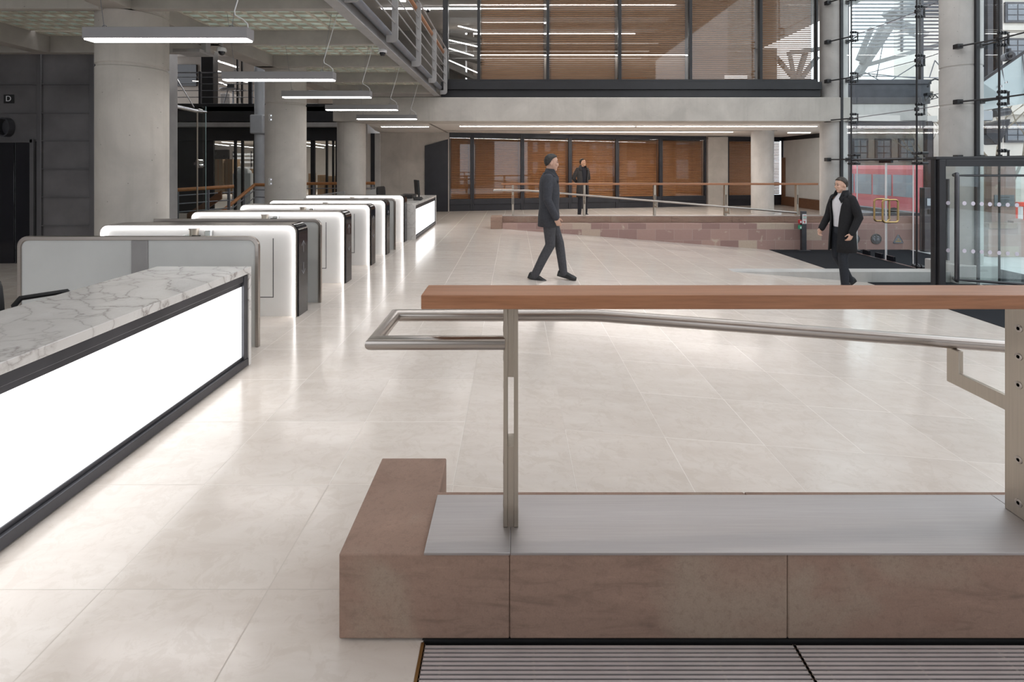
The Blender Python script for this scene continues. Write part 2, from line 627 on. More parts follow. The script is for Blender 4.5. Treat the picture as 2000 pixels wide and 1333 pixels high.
def dup(root, loc, label, group=None):
    def cp(o, parent):
        c = o.copy()
        COL.objects.link(c)
        if parent is not None:
            c.parent = parent
        for ch in list(o.children):
            cp(ch, c)
        return c
    r = cp(root, None)
    r.location = loc
    r['label'] = label
    if group:
        r['group'] = group
    return r


def struct(o, label=None, cat=None):
    o['kind'] = 'structure'
    if label:
        o['label'] = label
    if cat:
        o['category'] = cat
    return o


def sempty(name, loc, label=None, cat=None):
    o = bpy.data.objects.new(name, None)
    COL.objects.link(o)
    o.location = loc
    return struct(o, label, cat)


def rrect(x0, x1, z0, z1, r, n=6, all4=False):
    """outline starting at bottom left, up over the top to bottom right"""
    pts = []
    if all4:
        pts += [(x0 + r - r * cos(a), z0 + r - r * sin(a)) for a in [pi / 2 * (1 - i / n) for i in range(n + 1)]]
    else:
        pts.append((x0, z0))
    pts += [(x0 + r - r * cos(a), z1 - r + r * sin(a)) for a in [pi / 2 * i / n for i in range(n + 1)]]
    pts += [(x1 - r + r * sin(a), z1 - r + r * cos(a)) for a in [pi / 2 * i / n for i in range(n + 1)]]
    if all4:
        pts += [(x1 - r + r * cos(a), z0 + r - r * sin(a)) for a in [pi / 2 * i / n for i in range(n + 1)]]
    else:
        pts.append((x1, z0))
    return pts


# ================================================================ THE SETTING
def quad(mb, x0, x1, y0, y1, z=0.0, z1=None):
    z1 = z if z1 is None else z1
    mb.poly([(x0, y0, z), (x1, y0, z1), (x1, y1, z1), (x0, y1, z)])


mb = MB()
quad(mb, -13, BRK, -4, 9.9)
quad(mb, -4.9, BRK, 9.9, 16.9)
quad(mb, -4.9, BRK, 16.9, 22)
quad(mb, -22, -4.9, 16.2, 34)
quad(mb, BRK, XL, 1.80, 12.5, 0, ZL)
quad(mb, XL, 8.05, 1.80, 12.5, ZL)
quad(mb, BRK, 8.05, -4, 1.18)
quad(mb, 2.2, 8.05, 1.18, 1.80)
quad(mb, BRK, 10.6, 12.5, 22)
mb.poly([(-4.9, 9.9, -3), (-4.9, 16.2, -3), (-4.9, 16.2, 0), (-4.9, 9.9, 0)])
mb.poly([(-13, 9.9, -3), (-4.9, 9.9, -3), (-4.9, 9.9, 0), (-13, 9.9, 0)])
mb.poly([(-13, 16.2, -3), (-4.9, 16.2, -3), (-4.9, 16.2, 0), (-13, 16.2, 0)])
quad(mb, -13, -4.9, 9.9, 16.2, -3)
fl = struct(mb.build('floor', 'floor', loc=(0, 0, 0), smooth=False), 'pale limestone tiled floor that ramps down to the entrance', 'floor')

mb = MB()
mb.box(BRK - .02, 2.2, 1.17, 1.80, -.09, -.075)
mb.box(BRK - .004, 2.2, 1.644, 1.80, -.075, .004)
mb.box(BRK - .02, BRK + .002, 1.17, 1.80, -.075, -.022)
struct(mb.build('trim_1', 'black'))
mb = MB()
mb.box(BRK - .006, BRK + .004, 1.0, 1.636, -.02, .0015)
struct(mb.build('trim_2', 'brass'))

# ceilings and outer walls of the hall (only seen in reflections and as the room's light box)
mb = MB()
mb.box(-13, 8.2, -4, 1.2, 7.6, 7.8)
mb.box(-13, 8.2, 11.2, 22.2, 7.6, 7.8)
mb.box(-13, -6.2, 1.2, 11.2, 7.6, 7.8)
mb.box(6.4, 8.2, 1.2, 11.2, 7.6, 7.8)
for i in range(6):
    mb.box(-6.2, 6.4, 1.2 + i * 1.67, 2.15 + i * 1.67, 7.6, 7.8)  # gaps between these slats are added to let sky light the hall
struct(mb.build('ceiling', 'white_paint', smooth=False), 'high hall ceiling, out of view, with open slots added for skylight', 'ceiling')
mb = MB()
mb.box(-13.2, -13, -4, 16.3, -3, 7.8)
struct(mb.build('wall_far_left', 'grey_wall', smooth=False))
mb = MB()
mb.box(-13, -11.5, -4.2, -4, 0, 7.8)
mb.box(-11.5, -1.5, -4.2, -4, 0, .9)
mb.box(-11.5, -1.5, -4.2, -4, 4.6, 7.8)  # opening added behind the camera so daylight fills the columns
mb.box(-1.5, -1, -4.2, -4, 0, 7.8)
mb.box(7.2, 8.2, -4.2, -4, 0, 7.8)
for a, b in ((-1, 2.6), (4.2, 5.3), (6.6, 7.2)):
    mb.box(a, b, -4.2, -4, 0, 3.2)
mb.box(-1, 7.2, -4.2, -4, 3.2, 7.8)
struct(mb.build('wall_front', 'concrete_dark', smooth=False))

# ---- dark lift lobby wall on the left
YW = 7.97
mb = MB()
mb.box(-10.4, -5.60, YW, YW + .2, 0, 3.46)
mb.box(-10.4, -10.2, 0, YW, 0, 3.46)
wl = struct(mb.build('wall_left', 'lobby', smooth=False), 'dark panelled lift lobby wall', 'wall')
mb = MB()
for px0, px1 in ((75, 84), (178, 187)):
    mb.box(xa(px0, YW), xa(px1, YW), YW - .035, YW, 0, 3.46)
mb.build('upright', 'lobby_trim', wl, bevel=.004)
mb = MB()
for py in (165, 221, 275, 330, 385, 441, 497):
    mb.box(xa(84, YW), xa(178, YW), YW - .03, YW, za(py, YW) - .008, za(py, YW) + .008)
for py in (165, 221, 275):
    mb.box(-10.2, xa(75, YW), YW - .03, YW, za(py, YW) - .008, za(py, YW) + .008)
mb.build('panel_joint', 'lobby_trim', wl)
mb = MB()
mb.box(-5.62, -5.50, 7.86, 8.25, 0, 3.46)
struct(mb.build('trim_3', 'bridge_grey', bevel=.01))
# lift door
d = sempty('door_1', (-8.2, YW - .03, 0), 'black lift door in the dark lobby wall', 'door')
mb = MB()
zt = za(279, YW)
mb.box(-9.2, -7.56, YW - .06, YW - .005, zt, zt + .05)
mb.box(-7.60, -7.54, YW - .06, YW - .005, 0, zt + .05)
mb.build('door_frame', 'lobby_trim', d)
xm = xa(33, YW)
for a, b in ((-9.1, xm - .012), (xm + .012, -7.60)):
    MB().box(a, b, YW - .035, YW - .004, 0.01, zt).build('door_leaf', 'black_gloss', d, bevel=.004)
mb = MB()
mb.box(xm - .012, xm + .012, YW - .02, YW - .004, 0, zt)
mb.build('edge_strip', 'bronze', d)

# ---- concrete wall with the black panel at the far end
YB = 16.9
mb = MB()
mb.box(-4.5, xa(877, YB), YB, YB + .4, 0, 2.65)
wb = struct(mb.build('wall_back', 'concrete', smooth=False), 'concrete wall behind the far desk', 'wall')
mb = MB()
mb.box(-4.66, -4.47, YB - .06, YB + .4, 0, 2.62)
mb.build('pilaster', 'concrete_cool', wb, bevel=.02)
mb = MB()
Yp = YB - .03
mb.prism_y([(-2.985, 0), (-2.985, za(285, Yp)), (xa(875, Yp), za(272, Yp)), (xa(875, Yp), 0)], Yp - .02, YB - .001)
struct(mb.build('wall_panel', 'navy_steel', bevel=.01), 'blue-black steel panel with a sloping top', 'panel')
mb = MB()
mb.box(-5.0, -4.66, YB - .02, YB + .3, 0, 2.62)
struct(mb.build('door_2', 'navy_steel', bevel=.01), 'navy door beside the far concrete wall', 'door')

# ---- white soffit over the far platform
mb = MB()
mb.prism_z([(-3.72, 12.45), (8.3, 12.45), (10.7, 12.75), (10.7, 20.2), (-2.3, 17.1), (-4.5, 16.9), (-4.4, 16.0)], 2.65, 2.8)
struct(mb.build('ceiling', 'white_paint', smooth=False), 'white soffit over the far platform', 'ceiling')
mb = MB()
for Y in (13.15, 15.9):
    mb.box(-2.2, 8.3, Y, Y + .03, 2.640, 2.655)
mb.box(-2.25, -2.2, 12.5, 16.9, 2.640, 2.655)
struct(mb.build('trim_4', 'concrete_dark'))

# ---- concrete edge beam across the hall
YE = 12.38
mb = MB()
mb.box(xa(650, YE), xa(1662, YE), YE, YE + .75, za(237, YE), za(190, YE))
struct(mb.build('edge_beam', 'concrete', bevel=.012), 'long concrete beam across the hall over the far platform', 'beam')
mb = MB()
mb.box(8.3, 10.35, 12.62, 13.1, za(236, 12.62), za(203, 12.62))
struct(mb.build('edge_beam', 'concrete_cool', bevel=.012), 'streaked concrete beam outside the glass corner', 'beam')

# ---- upper floor behind the blinds
mb = MB()
mb.box(-4.6, 10.6, 12.75, 18.6, 3.28, 3.42)
struct(mb.build('floor', 'taupe_wall', smooth=False))
mb = MB()
mb.box(-4.2, 9.0, 12.95, 22, 5.80, 5.9)
struct(mb.build('ceiling', 'grey_wall', smooth=False))
mb = MB()
mb.box(-4.4, -1.55, 15.9, 16.1, 3.4, za(33, 15.9))
struct(mb.build('wall_back', 'concrete_dark', smooth=False))
mb = MB()
mb.box(-1.4, 7.68, 18.4, 18.6, 3.4, 5.8)
mb.box(8.6, 9.6, 18.4, 18.6, 3.4, 5.8)
mb.box(7.68, 8.6, 18.4, 18.6, 4.9, 5.8)
mb.box(-1.5, -1.3, 16.1, 18.4, 3.4, 5.8)
struct(mb.build('wall_back', 'taupe_wall', smooth=False))
mb = MB()
mb.box(-4.4, -1.2, 15.85, 15.9, za(37, 15.9), za(32, 15.9))
struct(mb.build('trim_5', 'black'))
mb = MB()
for x0, x1, z1 in ((1.9, 3.2, 4.35), (3.6, 4.6, 4.6)):
    mb.box(x0, x1, 17.5, 17.7, 3.4, z1)
struct(mb.build('wall_back', 'wood_panel', smooth=False), 'timber screen wall in the upper room', 'wall')


# ---- upper glazing line: one window per bay
UG = 12.60
ux = [870, 935, 1070, 1210, 1348, 1485, 1595]
zb0, zb1 = za(157, UG), 5.85
for i in range(6):
    x0, x1 = xa(ux[i], UG), xa(ux[i + 1], UG)
    w = sempty('window_%d' % (i + 1), ((x0 + x1) / 2, UG, zb0))
    mb = MB()
    fw = .035
    mb.box(x0 - .005, x0 + fw, UG - .05, UG + .08, zb0 - .1, zb1)
    mb.box(x1 - fw, x1 + .005, UG - .05, UG + .08, zb0 - .1, zb1)
    mb.box(x0 + fw, x1 - fw, UG - .05, UG + .08, zb0 - .12, zb0 + .02)
    mb.build('window_frame', 'dark_steel', w, bevel=.004)
    mb = MB()
    mb.box(x0 + fw, x1 - fw, UG - .006, UG + .006, zb0 + .02, zb1)
    mb.build('pane', 'glass_tint', w, smooth=False)
mb = MB()
z0 = za(187, YE)
mb.box(xa(862, UG), xa(1600, UG), UG - .06, UG + .3, z0 - .01, z0 + .17)
mb.box(xa(862, UG), xa(1600, UG), UG - .12, UG + .3, z0 + .17, zb0 - .05)
struct(mb.build('trim_6', 'dark_steel', bevel=.006), 'black steel sill band under the upper windows', 'trim')
mb = MB()
mb.box(xa(866, UG), xa(876, UG), UG - .12, UG + .1, zb0 - .1, 5.9)
struct(mb.build('trim_7', 'dark_steel', bevel=.006))


# ---- blinds
def blind(x0, y0, x1, y1, z0, z1, pitch, mat, label, group, tilt=18, wd=.045):
    """one venetian blind hanging from z1 to z0 between two plan points"""
    a, b = Vector((x0, y0, 0)), Vector((x1, y1, 0))
    c = (a + b) / 2
    L = (b - a).length
    ang = math.atan2(y1 - y0, x1 - x0)
    t = thing('wooden_blind', label, 'blind', (c.x, c.y, z0), group)
    m = Matrix.Translation((c.x, c.y, 0)) @ Matrix.Rotation(ang, 4, 'Z')
    mb = MB()
    n = int((z1 - z0 - .05) / pitch)
    ca, sa = cos(radians(tilt)), sin(radians(tilt))
    for k in range(n):
        z = z0 + .02 + k * pitch
        dy, dz = wd / 2 * ca, wd / 2 * sa
        th = .0035
        mb.hexa([(-L / 2, -dy, z - dz - th), (L / 2, -dy, z - dz - th), (L / 2, dy, z + dz - th), (-L / 2, dy, z + dz - th),
                 (-L / 2, -dy, z - dz + th), (L / 2, -dy, z - dz + th), (L / 2, dy, z + dz + th), (-L / 2, dy, z + dz + th)])
    mb.xf(m)
    mb.build('slats', mat, t, smooth=False)
    MB().box(-L / 2, L / 2, -.03, .03, z1 - .05, z1).xf(m).build('head_rail', 'dark_steel', t)
    for s in (-L * .49, L * .49):
        MB().box(s - .004, s + .004, -.034, -.030, z0, z1 - .03).xf(m).build('ladder_tape', 'frame_grey', t)
    return t


oh = ['bronze slat blind upstairs next to the narrow stair window, ceiling lights shining through', 'second wide bronze slat blind upstairs from the left', 'third wide bronze slat blind upstairs, in the middle of the row',
      'fourth wide bronze slat blind upstairs, pale screens showing behind', 'rightmost bronze slat blind upstairs, bright roof struts showing through it']
for i in range(1, 6):
    x0, x1 = xa(ux[i], UG) + .05, xa(ux[i + 1], UG) - .09
    blind(x0, UG + .09, x1, UG + .09, zb0 + .03, zb1 - .02, .0485, 'slat_high', oh[i - 1], 'upper floor blinds', 58, .037)


# ---- lower glazing line, swinging slightly away to the right
def lowY(px):
    t = (px - VX) / F
    Y = 17.484 / (1 - .22 * t)
    return Vector((t * Y, Y, 0))


lx = [875, 922, 1020, 1113, 1205, 1290, 1378]
lx2 = [1420, 1530]
LZ0, LZ1 = .42, 2.50


def low_window(p0, p1, name):
    a, b = lowY(p0), lowY(p1)
    dv = (b - a).normalized()
    ang = math.atan2(dv.y, dv.x)
    L = (b - a).length
    m = Matrix.Translation(a) @ Matrix.Rotation(ang, 4, 'Z')
    w = sempty(name, ((a + b) / 2).to_tuple())
    mb = MB()
    mb.box(0, .06, -.05, .05, .0, 2.65)
    mb.box(L - .06, L, -.05, .05, .0, 2.65)
    mb.box(.06, L - .06, -.05, .05, LZ1 - .0, 2.65)
    mb.box(.06, L - .06, -.06, .05, .22, LZ0 - .02)
    mb.box(.06, L - .06, -.03, .05, .0, .22)
    mb.xf(m)
    mb.build('window_frame', 'navy_steel', w, bevel=.005)
    MB().box(.06, L - .06, -.006, .006, LZ0 - .02, LZ1).xf(m).build('pane', 'glass_tint', w, smooth=False)
    q0 = m @ Vector((.11, .10, 0))
    q1 = m @ Vector((L - .11, .10, 0))
    return q0, q1


ol = ['narrow cedar slat blind at the left end of the lower windows', 'first wide cedar slat blind right of the narrow one, lower floor', 'cedar slat blind downstairs behind the walking man in the suit',
      'cedar slat blind downstairs behind the standing man in the charcoal coat', 'cedar slat blind downstairs, second window left of the concrete pier', 'cedar slat blind downstairs, in the window just left of the concrete pier']
for i in range(6):
    q0, q1 = low_window(lx[i], lx[i + 1], 'window_%d' % (7 + i))
    blind(q0.x, q0.y, q1.x, q1.y, LZ0, LZ1 + .02, .062, 'slat_low', ol[i], 'lower floor blinds', 44, .049)
q0, q1 = low_window(lx2[0], lx2[1], 'window_13')
blind(q0.x, q0.y, q1.x, q1.y, LZ0, LZ1 + .02, .062, 'slat_low', 'cedar slat blind downstairs right of the concrete pier, half behind the round column', 'lower floor blinds', 44, .049)
# wall of the room behind the lower blinds
a, b = lowY(875), lowY(1560)
dv = (b - a).normalized()
nv = Vector((-dv.y, dv.x, 0))
mb = MB()
p = [a + nv * 2.0, b + nv * 2.0, b + nv * 2.15, a + nv * 2.15]
mb.prism_z([(q.x, q.y) for q in p], 0, 2.75)
struct(mb.build('wall_back', 'wood_panel', smooth=False), 'warm timber wall behind the lower blinds', 'wall')
mb = MB()
p = [a + nv * .05, b + nv * .05, b + nv * 2.2, a + nv * 2.2]
mb.prism_z([(q.x, q.y) for q in p], 2.66, 2.75)
struct(mb.build('ceiling', 'white_paint', smooth=False))
mb = MB()
p = [a + nv * .05, b + nv * .05, b + nv * 2.2, a + nv * 2.2]
mb.prism_z([(q.x, q.y) for q in p], -.02, .004)
struct(mb.build('floor', 'taupe_wall', smooth=False))

# concrete pier between the lower windows
a, b = lowY(1381), lowY(1416)
mb = MB()
mb.box(a.x, b.x, a.y - .12, a.y + .45, 0, 2.62)
tag(mb.build('concrete_pier', 'concrete', bevel=.01), 'square concrete pier set between the lower windows', 'pier')

# right-hand end of the platform room: framed pale partition, then glass
XR = 10.5
w = sempty('wall_right', (XR, 17.5, 0), 'pale partition in a walnut frame', 'wall')
MB().box(XR, XR + .06, 16.0, 19.65, .35, 2.5).build('panel', 'frost', w, smooth=False)
mb = MB()
mb.box(XR - .05, XR + .1, 15.8, 19.75, 0, .35)
mb.box(XR - .05, XR + .1, 19.5, 19.72, .35, 1.85)
mb.build('timber_frame', 'wood_dark', w, bevel=.01)
mb = MB()
mb.box(XR - .02, XR + .08, 15.8, 19.75, 2.5, 2.66)
mb.build('head', 'dark_steel', w)
w = sempty('window_14', (XR, 14.2, .3))
MB().box(XR - .006, XR + .006, 12.75, 15.8, .3, 2.62).build('pane', 'glass', w, smooth=False)
mb = MB()
mb.box(XR - .03, XR + .03, 12.66, 12.75, 0, 2.64)
mb.box(XR - .03, XR + .03, 15.75, 15.82, 0, 2.64)
mb.box(XR - .03, XR + .03, 12.75, 15.75, .2, .3)
mb.build('window_frame', 'navy_steel', w)
# corner glazing outside the glass wall
w = sempty('window_15', (9.3, 12.62, .35))
MB().box(8.36, 10.3, 12.614, 12.626, .36, za(252, 12.62)).build('pane', 'glass_tint', w, smooth=False)
mb = MB()
mb.box(8.3, 10.4, 12.58, 12.68, za(252, 12.62), za(237, 12.62))
mb.box(10.3, 10.42, 12.56, 12.7, .28, za(237, 12.62))
mb.box(8.3, 10.3, 12.58, 12.68, .28, .36)
mb.box(8.28, 8.38, 12.56, 12.7, .28, za(237, 12.62))
mb.build('window_frame', 'frame_grey', w, bevel=.005)
w = sempty('window_16', (9.3, 12.62, 3.7))
MB().box(8.36, 10.15, 12.614, 12.626, za(157, 12.62), 5.9).build('pane', 'glass', w, smooth=False)
mb = MB()
mb.box(8.3, 10.4, 12.56, 12.72, za(165, 12.62), za(156, 12.62))
mb.box(8.3, 10.4, 12.60, 12.75, za(203, 12.62), za(165, 12.62))
mb.box(10.15, 10.22, 12.58, 12.68, za(157, 12.62), 5.9)
mb.box(8.24, 8.36, 12.58, 12.72, za(203, 12.62), 5.9)
mb.build('window_frame', 'frame_grey', w, bevel=.005)


# ================================================================ COLUMNS
def column(px, Y, r, label, z0=0.0, z1=7.6, mat='concrete', group=None, grooves=(2.66, 3.27), X=None):
    x = xa(px, Y) if X is None else X
    prof = [(r, z0)]
    for g in grooves:
        prof += [(r, g - .022), (r - .012, g - .012), (r - .012, g + .012), (r, g + .022)]
    prof.append((r, z1))
    mb = MB()
    mb.lathe(prof, (x, Y), 48)
    o = mb.build('concrete_column', mat, loc=(x, Y, z0), ang=50)
    return tag(o, label, 'column', group)


column(260, 5.80, .345, 'widest-looking round concrete column, with a pendant light hanging before it and the dark lobby beside it', group='round columns on the left')
column(558.5, 9.3, .352, 'middle round concrete column on the left, between two stair handrails', group='round columns on the left')
column(686.5, 12.82, .352, 'farthest round concrete column on the left, carrying the beam end', z1=3.25, group='round columns on the left', grooves=(2.63,))
column(1489, 16.2, .335, 'short round concrete column on the far platform under the white soffit', z1=2.66, mat='concrete_cool', grooves=())
column(0, 12.72, .305, 'round concrete column at the far end of the glass wall', z0=.10, mat='concrete_cool', X=8.06, group='round columns on the glass wall', grooves=())
cb = column(0, 9.09, .305, 'round concrete column on the glass wall by the revolving door screen', z0=-.2, mat='concrete_cool', X=8.05, group='round columns on the glass wall', grooves=(2.62, 3.3))
mb = MB()
mb.box(7.69, 8.41, 8.73, 9.45, ZL, -.19)
mb.build('pedestal', 'concrete_cool', cb, bevel=.015)

for py in (230, 355):
    yy = 9.3 - .352 * .93
    sk = MB().box(xa(525, yy), xa(536, yy), yy - .012, yy + .02, za(py + 7, yy), za(py - 7, yy)).build('socket_plate', 'concrete_cool', bpy.data.objects['concrete_column.001'], bevel=.003)
    for d_ in (-4, 4):
        MB().cyl((xa(530.5, yy), yy - .018, za(py + d_, yy)), (xa(530.5, yy), yy - .010, za(py + d_, yy)), .013, 12).build('screw', 'chrome', sk)

# grey steel column in the stair well
t = thing('steel_column', 'pale blue-grey steel column with a boxed sleeve behind the middle concrete column', 'column', (xa(508, 15), 15, -3))
x = xa(507, 15)
MB().cyl((x, 15, -3), (x, 15, 6.5), .14, 24).build('shaft', 'pipe_grey', t)
mb = MB()
mb.box(xa(494, 15), xa(520, 15), 14.8, 15.2, za(262, 15), za(225, 15))
mb.build('sleeve', 'pipe_grey', t, bevel=.04, seg=3)


# ================================================================ STONE KERBS WITH RAILS
def kerb(yf, s, xr, label, railabel, post_x, hslope, hend, cols, far=False):
    """yf: the open face away from the ramp for the near kerb; s=+1 return towards +y, -1 towards the camera"""
    def Y(v):
        return yf + s * v
    ZT = .284
    t = thing('stone_kerb', label, 'kerb', (0, Y(.15), 0))
    ch = .014

    def block(poly, z0, z1, name, parent, notch=None):
        o = MB()
        o.prism_z(poly, z0, z1)
        return o.build(name, 'sandstone', parent, bevel=.005)
    L = [(-.57, Y(0)), (cols[0], Y(0)), (cols[0], Y(.315)), (-.292, Y(.315)), (-.292, Y(.54)), (-.57, Y(.54))]
    block(L, .008 if not far else 0, ZT, 'end_block', t)
    edges = list(cols) + [xr]
    for i in range(len(edges) - 1):
        a, b = edges[i] + .0008, edges[i + 1] - .0008
        block([(a, Y(0)), (b, Y(0)), (b, Y(.315)), (a, Y(.315))], .008 if not far else .13, ZT, 'block', t)
    # steel plate on top
    px = [-.293, -.012, 1.82, 3.62, 5.4, 7.2]
    px = [q for q in px if q < xr] + [xr]
    for i in range(len(px) - 1):
        MB().box(px[i] + .0008, px[i + 1] - .0008, min(Y(-.006), Y(.283)), max(Y(-.006), Y(.283)), ZT + .0006, ZT + .0090).build('cap_plate', 'steel_plate', t, bevel=.001, seg=1)
    # ---------------- rail
    zt, zb = 1.105, 1.056
    yc = Y(.16)
    g = thing('guard_rail', railabel, 'railing', (-.011, yc, ZT + .009))
    mb = MB()
    mb.box(-.319, xr if not far else 7.58, yc - .074, yc + .074, zb, zt)
    mb.build('timber_rail', 'wood', g, bevel=.0035)
    for xp in post_x:
        zp = ZT + .0095
        mb = MB()
        for q in (-1, 1):
            a, b = sorted((xp + q * .0257, xp + q * .0107))
            mb.box(a, b, yc - .051, yc + .051, zp, zb)
        po = mb.build('post', 'steel_z', g, bevel=.0012, seg=1)
        mb = MB()
        mb.box(xp - .0105, xp + .0105, yc - .044, yc + .044, .812, zb)
        mb.build('core_bar', 'steel_z', po)
        mb = MB()
        mb.box(xp - .0105, xp + .0105, yc - .047, yc + .037, zp - .004, .572)
        mb.build('core_bar', 'steel_z', po)
        for zz in (() if far else (.967, .866, .765, .498, .344)):
            mb = MB()
            mb.lathe([(.0138, 0), (.0138, .0012), (.0118, .002), (.006, .002), (.006, -.0005), (.0005, -.0005)], (0, 0), 20)
            mb.xf(Matrix.Translation((xp - .0257, yc, zz)) @ Matrix.Rotation(-pi / 2, 4, 'Y'))
            mb.build('bolt', 'steel', po)
    # ---------------- steel handrail with a return loop
    zh = .93
    yn, y2 = Y(.12), Y(.442)
    xb = .31
    pts = [(post_x[0] - .02, yn, zh), (-.49, yn, zh), (-.49, y2, zh), (xb - .05, y2, zh), (xb, y2, zh - .0005), (xb + .05, y2, zh - hslope * .03), (hend, y2, zh - hslope * (hend - xb))]
    MB().tube(pts, .0242, 20).build('handrail', 'steel', g, ang=50)
    for xp in post_x[1:]:
        if xp > hend + .1:
            continue
        zz = zh - hslope * (xp - xb)
        mb = MB()
        lo = zz - .165
        mb.prism_x([(yc + s * .045, lo - .0), (yc + s * .045, lo + .055), (y2 - s * .04, lo + .055), (y2 - s * .04, zz - .02), (y2 + s * .02, zz - .02), (y2 + s * .02, lo)], xp - .004 - .02, xp + .004 - .01)
        mb.build('bracket', 'steel_z', g, bevel=.003)
    return t, g


kerb(1.64, 1, 4.4, 'near red sandstone kerb with a short return, beside the metal floor grille', 'near timber guard rail on steel posts, on the front stone kerb',
     [-.0115, 1.826, 3.65], .0755, 4.2, [-.015, .89, 2.0, 3.2])
kerb(12.80, -1, 7.74, 'far red sandstone kerb topping the ramp wall at the back of the hall', 'far timber guard rail on steel posts, along the back platform',
     [-.03, 1.76, 3.52, 5.29, 7.08], .082, 6.92, [-.015, .89, 2.4, 3.9, 5.4, 6.7], far=True)
# far ramp wall below the kerb
mb = MB()
mb.prism_y([(-.289, .129), (-.289, -.02), (XL, ZL - .02), (7.74, ZL - .02), (7.74, .129)], 12.30, 12.483)
mb.prism_y([(-.013, .129), (-.013, -.04), (XL, ZL - .02), (7.74, ZL - .02), (7.74, .129)], 12.484, 12.79)
struct(mb.build('wall_back', 'masonry', bevel=.006), 'coursed red sandstone wall beside the ramp', 'wall')
mb = MB()
mb.box(8.36, 10.6, 12.32, 12.8, ZL - .02, .12)
mb.box(8.36, 10.6, 12.42, 12.8, .12, .285)
struct(mb.build('wall_back', 'masonry', bevel=.006), 'red sandstone wall outside the glass', 'wall')

# kerb between the two ramps
mb = MB()
yk0, yk1, zk = 8.88, 9.16, -.329
x0 = (zk / -SLOPE) + BRK
for a in (0,):
    mb.loft([[(x0, yk0, zk - .001), (x0, yk1, zk - .001), (x0, yk1, zk), (x0, yk0, zk)],
             [(XL, yk0, ZL), (XL, yk1, ZL), (XL, yk1, zk), (XL, yk0, zk)],
             [(7.68, yk0, ZL), (7.68, yk1, ZL), (7.68, yk1, zk), (7.68, yk0, zk)]])
tag(mb.build('concrete_kerb', 'concrete_cool', bevel=.004), 'low concrete kerb rising out of the ramp towards the revolving door', 'kerb')

# mats
MB().box(6.22, 8.0, 9.17, 12.29, ZL, ZL + .009).build('entrance_mat', 'mat')
tag(bpy.data.objects['entrance_mat'], 'black entrance mat inside the double glass doors', 'mat', 'entrance mats')
tag(MB().box(6.22, 8.0, 5.6, 8.87, ZL, ZL + .009).build('entrance_mat', 'mat'), 'black entrance mat under the dark framed revolving door screen', 'mat', 'entrance mats')
tag(MB().box(8.1, 9.62, 7.2, 12.3, ZL, ZL + .009).build('entrance_mat', 'mat'), 'black mat outside the glass wall, below the wall emblems', 'mat', 'entrance mats')

# floor grilles
for i, (a, b, lab) in enumerate(((BRK + .006, .903, 'left floor grille panel of fine metal bars under the stone kerb'), (.907, 2.19, 'right floor grille panel of fine metal bars, running out of the frame'))):
    t = thing('floor_grille', lab, 'grille', ((a + b) / 2, 1.45, -.07), 'floor grille panels')
    mb = MB()
    y = 1.628
    k = 0
    while y > 1.2:
        mb.box(a, b, y - .0082, y, -.022, -.001)
        y -= .0137
    mb.build('bars', 'grille', t, smooth=False)
    n = 4 if i == 0 else 5
    for q in range(n):
        x = a + .06 + q * .29
        MB().box(x - .004, x + .004, 1.2, 1.628, -.05, -.005).build('cross_rod', 'steel', t, smooth=False)
    for x in (a, b - .003):
        MB().box(x, x + .003, 1.2, 1.632, -.05, -.001).build('side_strip', 'steel', t, smooth=False)


# ================================================================ RECEPTION DESKS
def desk(y0, y1, label):
    xf_, xb_, zt = -2.05, -2.78, .762
    t = thing('reception_desk', label, 'desk', ((xf_ + xb_) / 2, (y0 + y1) / 2, 0), 'marble reception desks')
    MB().box(xb_, xf_ + .003, y0, y1, zt - .05, zt).build('marble_top', 'marble', t, bevel=.003)
    for a, b in ((y1 - .035, y1), (y0, y0 + .035)):
        MB().box(xb_ + .01, xf_ + .003, a, b, 0, zt - .05).build('end_panel', 'marble', t, bevel=.003)
    MB().box(xb_ + .25, xf_ - .05, y0 + .04, y1 - .04, .0, zt - .052).build('carcass', 'frame_grey', t)
    # stepped frame round the lit panel, flush with the marble
    a, b = y0 + .036, y1 - .036
    mb = MB()
    for (z0, z1, d) in ((zt - .105, zt - .051, .012), (zt - .140, zt - .105, .026), (.008, .062, .0), (.062, .085, .02)):
        mb.box(xf_ - .055, xf_ - d, a, b, z0, z1)
    for q0, q1 in ((a, a + .05), (b - .05, b)):
        mb.box(xf_ - .055, xf_ - .006, q0, q1, .062, zt - .06)
    mb.build('panel_frame', 'frame_grey', t, bevel=.003)
    MB().box(xf_ - .05, xf_ - .028, a + .05, b - .05, .085, zt - .14).build('lit_panel', 'lightbox', t, smooth=False)
    return t


desk(1.25, 3.93, 'near white marble reception desk with a glowing front panel')
desk(10.48, 13.28, 'far white marble desk with a glowing front, monitor on top')
ZD = .7625
t = thing('computer_monitor', 'black computer monitor seen from behind on the far marble desk', 'monitor', (-2.25, 11.9, ZD))
m = Matrix.Translation((-2.28, 11.9, ZD)) @ Matrix.Rotation(radians(20), 4, 'Z')
MB().box(-.015, .03, -.27, .27, .10, .44).xf(m @ Matrix.Rotation(radians(-4), 4, 'Y')).build('screen', 'black', t, bevel=.006)
mb = MB()
mb.box(.02, .05, -.04, .04, .01, .26)
mb.xf(m)
mb.build('stand', 'black', t, bevel=.004)
MB().box(-.09, .12, -.11, .11, 0, .014).xf(m).build('foot', 'black', t, bevel=.004)
t = thing('desk_phone', 'black desk phone beside the monitor on the far marble desk', 'phone', (-2.16, 11.35, ZD))
MB().prism_x([(11.27, ZD), (11.45, ZD), (11.45, ZD + .07), (11.27, ZD + .03)], -2.25, -2.08).build('base', 'black', t, bevel=.005)
